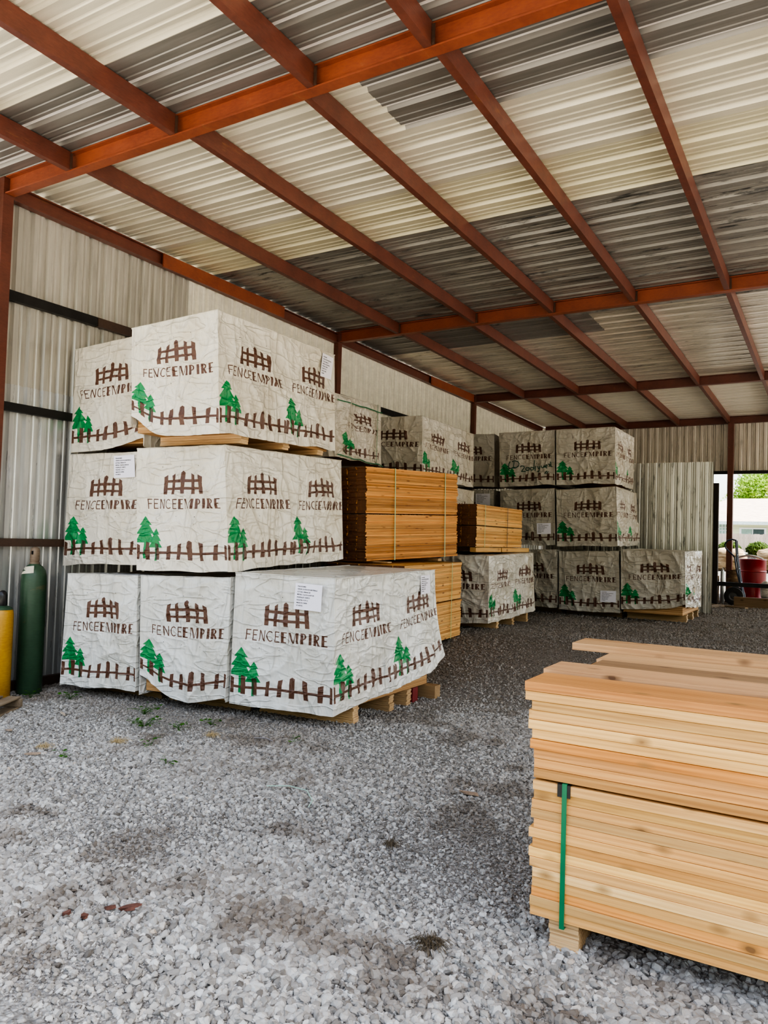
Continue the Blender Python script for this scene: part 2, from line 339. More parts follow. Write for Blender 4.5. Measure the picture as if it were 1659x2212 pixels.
for nm, arr in (('rad', pr_), ('tone', tn), ('dust', dust)):
    a = me.attributes.new(nm, 'FLOAT', 'POINT'); a.data.foreach_set('value', arr.astype(np.float32))
a = me.attributes.new('rot', 'FLOAT_VECTOR', 'POINT'); a.data.foreach_set('vector', RNG.uniform(-.5, .5, (len(px_), 3)).astype(np.float32).ravel() * np.tile([1.6, 1.6, 12.], len(px_)).astype(np.float32))
a = me.attributes.new('shp', 'FLOAT_VECTOR', 'POINT'); a.data.foreach_set('vector', (np.stack([RNG.uniform(.85, 1.35, len(px_)), RNG.uniform(.7, 1.0, len(px_)), RNG.uniform(.45, .85, len(px_))], 1) * pr_[:, None]).astype(np.float32).ravel())
grav = link(bpy.data.objects.new('gravel', me)); me.materials.append(M['stone'])
tag(grav, 'loose pale grey crushed limestone gravel covering the yard floor', 'gravel', kind='stuff')
ng = bpy.data.node_groups.new('gravel_scatter', 'GeometryNodeTree')
ng.interface.new_socket('Geometry', in_out='INPUT', socket_type='NodeSocketGeometry'); ng.interface.new_socket('Geometry', in_out='OUTPUT', socket_type='NodeSocketGeometry')
N = ng.nodes.new; L = ng.links.new
gi = N('NodeGroupInput'); go = N('NodeGroupOutput'); iop = N('GeometryNodeInstanceOnPoints'); g2i = N('GeometryNodeGeometryToInstance')
for k in range(7):
    ic = N('GeometryNodeMeshIcoSphere'); ic.inputs['Radius'].default_value = 1; ic.inputs['Subdivisions'].default_value = 2
    sp = N('GeometryNodeSetPosition'); nt = N('ShaderNodeTexNoise'); nt.noise_dimensions = '4D'; nt.inputs['W'].default_value = k * 3.7 + 1; nt.inputs['Scale'].default_value = .75; nt.inputs['Detail'].default_value = 1.5
    sb = N('ShaderNodeVectorMath'); sb.operation = 'SUBTRACT'; sb.inputs[1].default_value = (.5, .5, .5); L(nt.outputs['Color'], sb.inputs[0])
    ml = N('ShaderNodeVectorMath'); ml.operation = 'SCALE'; ml.inputs['Scale'].default_value = 2.0; L(sb.outputs[0], ml.inputs[0]); L(ml.outputs[0], sp.inputs['Offset']); L(ic.outputs[0], sp.inputs[0])
    sm = N('GeometryNodeSetMaterial'); sm.inputs['Material'].default_value = M['stone']; L(sp.outputs[0], sm.inputs[0]); L(sm.outputs[0], g2i.inputs[0])
def attr(n, ty):
    x = N('GeometryNodeInputNamedAttribute'); x.data_type = ty; x.inputs['Name'].default_value = n; return x.outputs[0]
iop.inputs['Pick Instance'].default_value = True
L(gi.outputs[0], iop.inputs['Points']); L(g2i.outputs[0], iop.inputs['Instance']); L(attr('rot', 'FLOAT_VECTOR'), iop.inputs['Rotation']); L(attr('shp', 'FLOAT_VECTOR'), iop.inputs['Scale'])
L(iop.outputs[0], go.inputs[0])
grav.modifiers.new('scatter', 'NODES').node_group = ng

# ------------------------------------------------------------------ shed shell
XW = -7.17; GY = [4.44, 10.352, 15.902, 20.744]
def zs(x, y): return 4.927 + .0063 * (x + 7.17) - .01 * (y - 4.44)
HB = .175
def ribs(w, pitch=.305, major=.032):
    """profile points (s, h, isrib) across a sheet of width w"""
    pts = []; s = 0.
    while s < w - 1e-6:
        for a, h in ((0, 0), (.085, 0), (.092, .007), (.106, .007), (.113, 0), (.165, 0), (.172, .007), (.186, .007), (.193, 0), (.222, 0), (.24, major), (.287, major), (.305, 0)):
            if s + a < w: pts.append((s + a, h))
        s += pitch
    pts.append((w, 0)); o = [pts[0]]
    for p in pts[1:]:
        if p[0] > o[-1][0] + 1e-4: o.append(p)
    return o
ceil = empty('ceiling'); ceil['kind'] = 'structure'
def roof_sheet(x0, x1, y0, y1, mat, rib=None, lift=0.):
    pr = ribs(y1 - y0); v = []; f = []; m = []
    for i, (s, h) in enumerate(pr):
        for x in (x0, x1): v.append((x, y0 + s, zs(x, y0 + s) + HB + .004 + h + lift))
        if i:
            f.append((2 * i - 2, 2 * i, 2 * i + 1, 2 * i - 1)); m.append(1 if rib and ((h > .02 and pr[i - 1][1] > .02) or (rib is M['rib_cream_glint'] and h > .005 and pr[i - 1][1] > .005)) else 0)
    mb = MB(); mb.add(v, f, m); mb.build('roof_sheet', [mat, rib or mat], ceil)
seams = [1.9, 2.8, 3.72, 4.62, 5.53, 6.53, 7.45, 8.37, 9.29, 10.21, 11.13, 12.05, 12.97, 13.9, 14.8, 15.7, 16.6, 17.5, 18.4, 19.3, 20.2, 21.1, 22.0, 22.9]  # last seams run past far wall: unseen overhang added to shade the drum
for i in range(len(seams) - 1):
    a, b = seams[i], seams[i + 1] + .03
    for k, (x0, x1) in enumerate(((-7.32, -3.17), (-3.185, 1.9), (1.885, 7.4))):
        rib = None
        if a < 3.7: mt = 'sheet_cream'; rib = 'rib_cream_glint'
        elif a < 5.5: mt = ('sheet_dark' if (k or a < 4.5) else 'sheet_cream'); rib = 'rib_white_glint' if mt == 'sheet_dark' else 'rib_cream_glint'
        elif a < 6.5: mt = 'sheet_cream'; rib = 'rib_cream_glint'
        elif a < 7.4: mt = 'sheet_yellow'; rib = 'rib_cream_glint'
        elif a < 11: mt = 'sheet_dirty'; rib = 'rib_grey_glint'
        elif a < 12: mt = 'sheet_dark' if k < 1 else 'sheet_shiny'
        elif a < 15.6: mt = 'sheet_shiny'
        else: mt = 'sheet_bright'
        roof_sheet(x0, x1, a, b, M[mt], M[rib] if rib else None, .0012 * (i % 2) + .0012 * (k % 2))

def wall_sheet(name, p0, p1, z0, z1, mat, out, parent):
    """vertical ribbed sheet from p0 to p1 (plan), ribs pushed towards out"""
    p0 = Vector((*p0, 0)); p1 = Vector((*p1, 0)); d = (p1 - p0); w = d.length; d /= w; o = Vector((*out, 0)); v = []; f = []
    n_ = max(2, round(w / .17)); pt = w / n_; prof = [(0, 0)]
    for k in range(n_): prof += [(k * pt + pt * a, h) for a, h in ((.30, 0), (.36, .006), (.44, .006), (.50, 0), (.62, 0), (.74, .034), (.88, .034), (1., 0))]
    for i, (s, h) in enumerate(prof):
        q = p0 + d * s + o * h
        za = z0(q.x, q.y) if callable(z0) else z0; zb = z1(q.x, q.y) if callable(z1) else z1
        v += [(q.x, q.y, za), (q.x, q.y, zb)]
        if i: f.append((2 * i - 2, 2 * i - 1, 2 * i + 1, 2 * i))
    return MB().add(v, f).build(name, mat, parent)
wl = empty('wall_left'); wl['kind'] = 'structure'
y = 4.3
while y < 20.7:
    y2 = min(y + .915, 20.8)
    wall_sheet('upper_sheet', (XW, y), (XW, y2), 3.05, lambda a, b: zs(a, b) + HB - .01, M['wall_upper'] if y < 6.9 else M['sheet_bright'], (-1, 0), wl)
    wall_sheet('lower_sheet', (XW + .006, y), (XW + .006, y2), lambda a, b: g1(a, b) + .06, 3.09, M['wall_lower'], (-1, 0), wl)
    y = y2
wf = empty('wall_far'); wf['kind'] = 'structure'
x = -7.2
while x < 7.2:
    x2 = min(x + .915, 7.3)
    wall_sheet('upper_sheet', (x, 20.87), (x2, 20.87), 3.6, lambda a, b: zs(a, b) + HB - .01, M['wall_far'], (0, 1), wf)
    if x < -3.1: wall_sheet('lower_sheet', (x, 20.875), (min(x2, -2.75), 20.875), .4, 3.62, M['wall_far'], (0, 1), wf)
    x = x2
wp = empty('wall_partition'); wp['kind'] = 'structure'
for a, b in ((-5.2, -4.2), (-4.22, -3.2), (-3.22, -2.58), (-2.6, -1.972)):
    wall_sheet('lower_sheet', (a, 15.5), (b, 15.5), .40, 3.29, M['wall_panel'], (0, 1), wp)
MB().box((-5.2, 15.55, 3.1), (-1.99, 15.62, 3.2)).box((-5.2, 15.55, .5), (-1.99, 15.62, .58)).build('rail', M['blacksteel'], wp)

# steel frame
def ibeam(h=.175, w=.1, t=.012, web=.01):
    return [(-w / 2, 0), (w / 2, 0), (w / 2, t), (web / 2, t), (web / 2, h - t), (w / 2, h - t), (w / 2, h), (-w / 2, h), (-w / 2, h - t), (-web / 2, h - t), (-web / 2, t), (-w / 2, t)]
bay_words = ['nearest roof bay', 'second roof bay', 'third roof bay', 'farthest roof bay']
ordw = ['first', 'second', 'third', 'fourth', 'fifth', 'sixth', 'seventh', 'eighth']
for i, gy_ in enumerate(GY):
    x0, x1 = XW + .11, 6.6
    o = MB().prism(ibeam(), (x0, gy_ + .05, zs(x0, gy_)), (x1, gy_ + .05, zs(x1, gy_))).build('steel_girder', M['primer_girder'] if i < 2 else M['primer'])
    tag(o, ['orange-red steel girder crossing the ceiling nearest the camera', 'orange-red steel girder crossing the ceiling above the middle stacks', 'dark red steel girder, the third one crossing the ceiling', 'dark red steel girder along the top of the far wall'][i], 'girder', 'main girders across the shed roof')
px_bays = [[-6.10, -4.77, -3.36, -2.39, -1.15, .05, 1.25], [-5.97, -4.66, -3.47, -2.35, -1.20, 0., 1.2, 2.4], [-5.93, -4.73, -3.53, -2.34, -1.2, 0., 1.2, 2.4], [-5.93, -4.82, -3.51, -2.317, -1.19, 0.]]
cch = lambda w=.062, h=.165, t=.01: [(-w / 2, 0), (w / 2, 0), (w / 2, .028), (w / 2 - t, .028), (w / 2 - t, t), (-w / 2 + t, t), (-w / 2 + t, h - t), (w / 2 - t, h - t), (w / 2 - t, h - .028), (w / 2, h - .028), (w / 2, h), (-w / 2, h)]
for b, xs in enumerate(px_bays):
    ya = 1.95 if b == 0 else GY[b - 1] + .105; yb = GY[b] - .005
    for k, x in enumerate(xs):
        mb = MB().prism([(-.031, 0), (.031, 0), (.031, .165), (-.031, .165)], (x, ya, zs(x, ya) + .006), (x, yb, zs(x, yb) + .006))
        o = mb.build('roof_purlin', M['primer'])
        if b < 2: # weld clip at the far end
            mb = MB().box((x + .033, yb - .012, zs(x, yb) + .01), (x + .055, yb, zs(x, yb) + .15)).build('weld_clip', M['rusty'], o)
        tag(o, 'rust-red steel purlin under the %s, %s from the left wall' % (bay_words[b], ordw[k]), 'purlin', 'purlins running between the girders')
ev = MB().prism(ibeam(.155, .09), (XW + .05, 4.5, zs(XW, 4.5) - .02), (XW + .05, 20.7, zs(XW, 20.7) - .02)).build('eave_beam', M['primer'])
tag(ev, 'dark red steel beam along the top of the left wall', 'beam')
for a, b, lb in ((6.50, 8.87, 'orange-red steel splice plate on the eave beam above the left stacks'), (13.68, 15.8, 'orange-red steel splice plate on the eave beam above the middle stacks')):
    o = MB().box((XW + .096, a, zs(XW, a) - .04), (XW + .115, b, zs(XW, b) + .15)).build('splice_plate', M['primer_girder'], ev); o['label'] = 'orange-red steel splice plate'
for i, (y, lb) in enumerate(((4.44, 'dark red steel post at the left edge of the picture, nearest the camera'), (10.35, 'dark red steel post on the left wall behind the tallest stack'), (15.9, 'dark red steel post on the left wall above the middle stacks'))):
    g = g1(XW + .1, y); o = MB().box((XW + .008, y - .01, g), (XW + .10 if i == 0 else XW + .09, y + .10, zs(XW, y) + .17)).build('steel_post', M['primer']); tag(o, lb, 'post', 'steel posts along the left wall')
o = MB().box((-2.315, 20.62, g1(-2.3, 20.6)), (-2.185, 20.79, zs(-2.3, 20.744) - .003)).build('steel_post', M['primer']); tag(o, 'thin red steel post standing in the bright doorway opening', 'post')
o = MB().box((-2.75, 20.80, 3.53), (6.9, 20.86, 3.61)).build('door_header', M['blacksteel']); tag(o, 'black steel header across the top of the doorway opening', 'beam')
# girts on the left wall
o = MB().box((XW + .01, 4.55, 3.915), (XW + .07, 5.62, 4.015)).build('wall_girt', M['blacksteel']); tag(o, 'black steel girt high on the left wall, near half', 'girt', 'girts on the left wall')
o = MB().box((XW + .01, 5.63, 3.915), (XW + .07, 10.3, 4.015)).build('wall_girt', M['rusty']); tag(o, 'brown steel girt high on the left wall, behind the top stack', 'girt', 'girts on the left wall')
o = MB().box((XW + .01, 10.5, 3.93), (XW + .07, 15.85, 4.03)).build('wall_girt', M['blacksteel']); tag(o, 'black steel girt high on the left wall above the strapped pallet', 'girt', 'girts on the left wall')
o = MB().box((XW + .01, 4.55, 2.81), (XW + .07, 10.3, 2.895)).build('wall_girt', M['blacksteel']); tag(o, 'black steel girt at mid height of the left wall', 'girt', 'girts on the left wall')
o = MB().box((XW + .01, 4.55, 1.455), (XW + .07, 10.3, 1.535)).build('wall_girt', M['rusty']); tag(o, 'brown steel girt low on the left wall above the green cylinder', 'girt', 'girts on the left wall')
o = MB().box((XW + .01, 4.55, .0), (XW + .07, 6.6, .10)).build('wall_girt', M['rusty']); tag(o, 'rusty steel sill at the foot of the left wall', 'girt', 'girts on the left wall')

# ------------------------------------------------------------------ printed tarp design
def rect(x0, y0, x1, y1): return [(x0, y0), (x1, y0), (x1, y1), (x0, y1)]
def arc(cx, cy_, rx, ry, a0, a1, tx, ty, n=14):
    o = [(cx + rx * math.cos(a0 + (a1 - a0) * i / n), cy_ + ry * math.sin(a0 + (a1 - a0) * i / n)) for i in range(n + 1)]
    q = [(cx + (rx - tx) * math.cos(a0 + (a1 - a0) * i / n), cy_ + (ry - ty) * math.sin(a0 + (a1 - a0) * i / n)) for i in range(n + 1)]
    return [[o[i], o[i + 1], q[i + 1], q[i]] for i in range(n)]
def letters():
    t = .105; P = []; x = 0.
    def put(polys, dx): P.extend([[(a + dx, b) for a, b in p] for p in polys])
    def F(s, h, w): return [rect(0, 0, s, 1), rect(0, 1 - h, w, 1), rect(0, .47, w * .85, .47 + h)]
    def Eg(s, h, w): return F(s, h, w) + [rect(0, 0, w, h)]
    put(F(t, t, .5), x); x += .68
    put(Eg(t, t, .52), x); x += .74
    put([rect(0, 0, t, 1), rect(.5, 0, .5 + t, 1), [(0, 1), (t * 1.1, 1), (.5 + t, 0), (.5 - t * .1, 0)]], x); x += .78
    put(arc(.36, .5, .36, .5, math.radians(48), math.radians(312), t, t), x); x += .82
    put(Eg(t, t, .52), x); x += .66
    s, h = .29, .10
    put(Eg(s, h, .60), x); x += .80
    put([rect(0, 0, .07, 1), [(.03, 1), (.24, 1), (.50, 0), (.40, 0)], [(.42, 0), (.50, 0), (.76, 1), (.70, 1)], rect(.72, 0, .95, 1)], x); x += 1.14
    put([rect(0, 0, s, 1)] + arc(.24, .70, .34, .30, -PI / 2, PI / 2, .17, .09), x); x += .82
    put([rect(0, 0, s, 1)], x); x += .50
    put([rect(0, 0, s, 1)] + arc(.24, .72, .34, .28, -PI / 2, PI / 2, .17, .09) + [[(.22, .46), (.40, .46), (.66, 0), (.42, 0)]], x); x += .84
    put(Eg(s, h, .58), x); x += .58
    return P, x
def unit():
    """one repeat of the print: list of (polygon, colour) in 0..1 x 0..1"""
    D = []
    LP, W = letters(); u0_, u1_ = .13, .945; v0_, hh = .497, .083
    for p in LP: D.append(([(u0_ + a / W * (u1_ - u0_), v0_ + b * hh) for a, b in p], 1))
    for i, (u, w, top, lean, cut) in enumerate(((.335, .045, .775, .006, .018), (.43, .036, .785, .004, .016), (.54, .046, .805, 0, 0), (.645, .038, .785, -.004, -.016), (.735, .045, .772, -.008, -.018))):
        bt = .617 if i != 2 else .622
        if cut == 0: pl = [(u - w / 2, bt), (u + w / 2, bt), (u + w / 2, top - .014), (u, top), (u - w / 2, top - .014)]
        else: pl = [(u - w / 2 - lean, bt), (u + w / 2 - lean, bt), (u + w / 2, top - (cut < 0) * .018), (u - w / 2, top - (cut > 0) * .018)]
        D.append((pl, 1))
    D.append(([(.32, .712), (.75, .712), (.75, .732), (.54, .738), (.32, .732)], 1)); D.append(([(.32, .652), (.75, .652), (.75, .67), (.54, .676), (.32, .67)], 1))
    D.append(([(-.02, .128), (.3, .135), (.62, .13), (1.02, .136), (1.02, .155), (.62, .150), (.3, .155), (-.02, .148)], 1))
    for u, w, top, ln in ((.02, .035, .215, 0), (.135, .05, .235, .0), (.25, .044, .222, -.006), (.37, .042, .205, .006), (.485, .045, .222, .012), (.61, .05, .245, .0), (.745, .046, .232, -.012), (.88, .044, .215, .008), (.985, .03, .21, 0)):
        if u == .61: pl = [(u - w / 2, .088), (u + w / 2, .088), (u + w / 2, top - .012), (u, top), (u - w / 2, top - .012)]
        else: pl = [(u - w / 2, .088), (u + w / 2, .088), (u + w / 2 + ln, top - .012 * (ln <= 0)), (u - w / 2 + ln, top - .012 * (ln > 0))]
        D.append((pl, 1))
    def tree(c, b, h, w):
        L_ = [(.30, 1.0, .60), (.72, .70, .85), (1.0, .33, 0)]
        return [[(c - w * .60, b + h * .66), (c + w * .60, b + h * .66), (c, b + h)], [(c - w * .88, b + h * .33), (c + w * .88, b + h * .33), (c + w * .28, b + h * .70), (c - w * .28, b + h * .70)],
                [(c - w, b), (c + w, b), (c + w * .5, b + h * .37), (c - w * .5, b + h * .37)]]
    for p in tree(.10, .225, .215, .118): D.append((p, 2))
    for p in tree(.228, .185, .155, .075): D.append((p, 2))
    D.append((rect(.085, .095, .11, .24), 2)); D.append((rect(.218, .08, .242, .2), 2))
    for u in (.3, .5, .71): D.append((rect(u, .835 + (u > .6) * .005, u + .006, .841 + (u > .6) * .005), 4)); D.append((rect(u - .03, .45 - u * .03, u - .024, .456 - u * .03), 4))
    return D
UNIT = unit()
def clip(poly, lim, right):
    o = []; n = len(poly); ins = (lambda p: p[0] <= lim) if right else (lambda p: p[0] >= lim)
    for i in range(n):
        a, b = poly[i], poly[(i + 1) % n]
        if ins(a): o.append(a)
        if ins(a) != ins(b): t = (lim - a[0]) / (b[0] - a[0]); o.append((lim, a[1] + t * (b[1] - a[1])))
    return o
_cache = {}
def layout(kind, nu, nv):
    key = (kind, nu, nv)
    if key in _cache: return _cache[key]
    polys = []
    if kind == 'front': polys = [(p, c) for p, c in UNIT]
    elif kind == 'side':
        for off, w in ((0, .515), (.515, .515)): polys += [([(off + a * w, b) for a, b in p], c) for p, c in UNIT if not (off and max(a for a, b in p) < .03)]
    elif kind == 'single': polys = [([(a * .8 - .05 + .18, b) for a, b in p], c) for p, c in UNIT]
    pts = [(i / nu, j / nv) for j in range(nv + 1) for i in range(nu + 1)]; faces = []; cols = []
    for p, c in polys:
        p = clip(clip(p, .004, False), .996, True)
        if len(p) < 3: continue
        if sum(p[i][0] * p[(i + 1) % len(p)][1] - p[(i + 1) % len(p)][0] * p[i][1] for i in range(len(p))) < 0: p = p[::-1]
        q = []
        for a, b in zip(p, p[1:] + p[:1]):   # split long edges so they follow the folds
            n = max(1, int(math.hypot(b[0] - a[0], b[1] - a[1]) / .02)); q += [(a[0] + (b[0] - a[0]) * k / n, a[1] + (b[1] - a[1]) * k / n) for k in range(n)]
        faces.append(list(range(len(pts), len(pts) + len(q)))); cols.append(c); pts += q
    V, _, F, _, _, of = delaunay_2d_cdt([Vector(p) for p in pts], [], faces, 0, 1e-5)
    V = np.array([(v.x, v.y) for v in V]); F = [tuple(f) for f in F]; m = []
    # drop faces outside; colour by the print polygons containing them
    for o in of:
        s = {cols[k] for k in o}
        m.append(0 if not s else (4 if 4 in s else (3 if {1, 2} <= s else (2 if 2 in s else 1))))
    _cache[key] = (V, F, m); return _cache[key]

class Face:
    """a hanging tarp face: bl, br, tl, tr corners (3-D) plus folds, with a free hem"""
    def __init__(s, bl, br, tl, tr, seed, amp=1., hem=None, bulge=.0):
        s.c = [np.array(a, float) for a in (bl, br, tl, tr)]; s.seed = seed; s.amp = amp; s.hem = hem; s.bulge = bulge
        n = np.cross(s.c[1] - s.c[0], s.c[2] - s.c[0]); s.n = n / np.linalg.norm(n)
    def __call__(s, uv, off=0.):
        u = uv[:, 0:1]; v = uv[:, 1:2]; bl, br, tl, tr = s.c
        p = (bl * (1 - u) + br * u) * (1 - v) + (tl * (1 - u) + tr * u) * v
        L = np.linalg.norm(br - bl); q = np.concatenate([u * L, v * 1.15, u * 0 + s.seed], 1)
        fade = np.clip(np.minimum(u, 1 - u) * L / .07, 0, 1) * np.clip((1 - v) / .06, 0, 1)
        def R(a, b, k):
            qq = np.stack([q[:, 0] * a + q[:, 1] * b, q[:, 1] * a * .5 - q[:, 0] * b, q[:, 2] + k], 1); return (1 - np.abs(perlin(qq)) * 2.4).clip(0, 1) ** 5
        d = .026 * perlin(q * [1.6, 1.3, 1]) + .009 * perlin(q * [4.2, 3.1, 1] + 5)
        d = d + .020 * R(1.5, .9, 1.3) + .016 * R(1.1, -1.7, 7.7) + .012 * R(2.6, 1.4, 3.1) + .009 * R(.5, 3.1, 9.4) + .006 * R(3.6, -4.4, 2.4) - .012
        d = d[:, None] * s.amp * fade + s.bulge * np.sin(PI * u) * np.sin(PI * np.clip(v, .0, 1) * .9)
        sh = perlin(q * [2.5, 2.5, 1] + 20)[:, None] * .006 * fade * s.amp; sh2 = perlin(q * [2.2, 2.2, 1] + 40)[:, None] * .010 * fade * s.amp
        e = (br - bl) / L; p = p + s.n * (d + off) + e * sh; p[:, 2:3] += sh2
        if s.hem:
            us = np.array([h[0] for h in s.hem]); du = np.linspace(-.09, .09, 9)
            hz_ = sum(np.interp((u[:, 0] + d_).clip(0, 1), us, [h[1] for h in s.hem]) for d_ in du) / 9; ho = sum(np.interp((u[:, 0] + d_).clip(0, 1), us, [h[2] if len(h) > 2 else 0 for h in s.hem]) for d_ in du) / 9
            w = (1 - v[:, 0]).clip(0, 1) ** 2.2; p[:, 2] += hz_ * w; p += s.n * (ho * w)[:, None]
        else:
            w = (1 - v[:, 0]) ** 4; p[:, 2] += w * .018 * perlin(q * [3, 0, 1] + 60)
        return p

_txt = {}
def text_mesh(line):
    if line in _txt: return _txt[line]
    cu = bpy.data.curves.new('tmp', 'FONT'); cu.body = line; cu.size = 1; cu.resolution_u = 2; cu.offset = .03
    ob = bpy.data.objects.new('tmp', cu); COL.objects.link(ob); dg = bpy.context.evaluated_depsgraph_get(); me = ob.evaluated_get(dg).to_mesh()
    r = (np.array([(v.co.x, v.co.y) for v in me.vertices]), [tuple(p.vertices) for p in me.polygons])
    ob.evaluated_get(dg).to_mesh_clear(); bpy.data.objects.remove(ob); bpy.data.curves.remove(cu); _txt[line] = r; return r
def paper(parent, face, u0, v0, u1, v1, num='4 OF 12', rot=0., off=.012, lines=True):
    """printed sheet of paper fixed on a tarp face"""
    mb = MB(); n = 8; L = np.linalg.norm(face.c[1] - face.c[0]); cu_, cv = (u0 + u1) / 2, (v0 + v1) / 2
    def mp(a):  # a: 0..1 paper coords
        x = (a[:, 0] - .5) * (u1 - u0) * L; y = (a[:, 1] - .5) * (v1 - v0) * 1.15; c, s = math.cos(rot), math.sin(rot)
        return np.stack([cu_ + (x * c - y * s) / L, cv + (x * s + y * c) / 1.15], 1)
    ga = np.array([(i / n, j / n) for j in range(n + 1) for i in range(n + 1)])
    def P(a, o):
        p = face(mp(a)); m = face.n; k = p @ m; base = np.polyfit(a[:, 0], k, 1) if len(a) > 3 else None
        return p, k
    p = face(mp(ga)); k = p @ face.n; A = np.stack([ga[:, 0], ga[:, 1], ga[:, 0] * 0 + 1], 1); co = np.linalg.lstsq(A, k, rcond=None)[0]; mx = (k - A @ co).max()
    def place(a, o):
        q = face(mp(a)); kk = q @ face.n; AA = np.stack([a[:, 0], a[:, 1], a[:, 0] * 0 + 1], 1); return q + face.n * (AA @ co + mx + o - kk)[:, None]
    mb.add(place(ga, .003), [(j * (n + 1) + i, j * (n + 1) + i + 1, (j + 1) * (n + 1) + i + 1, (j + 1) * (n + 1) + i) for j in range(n) for i in range(n)], 0)
    if lines:
        for k_, ln in enumerate(('PO# 201040D', 'CEDAR OUTDOOR MATERIALS', 'ACTUAL: 5/8x6x6 DE', 'METRIC: 15x152.5x1829 DE', 'PCS/PALLET: 504PCS', 'PALLET#: ' + num, 'MADE IN CHINA', '07 30/01%')):
            v, f = text_mesh(ln); sc = .062; a = np.stack([.09 + v[:, 0] * sc * .86, .86 - k_ * .104 + v[:, 1] * sc * 1.05], 1)
            mb.add(place(a, .0045), f, 1)
    return mb.build('paper_label', [M['paper'], M['toner']], parent)

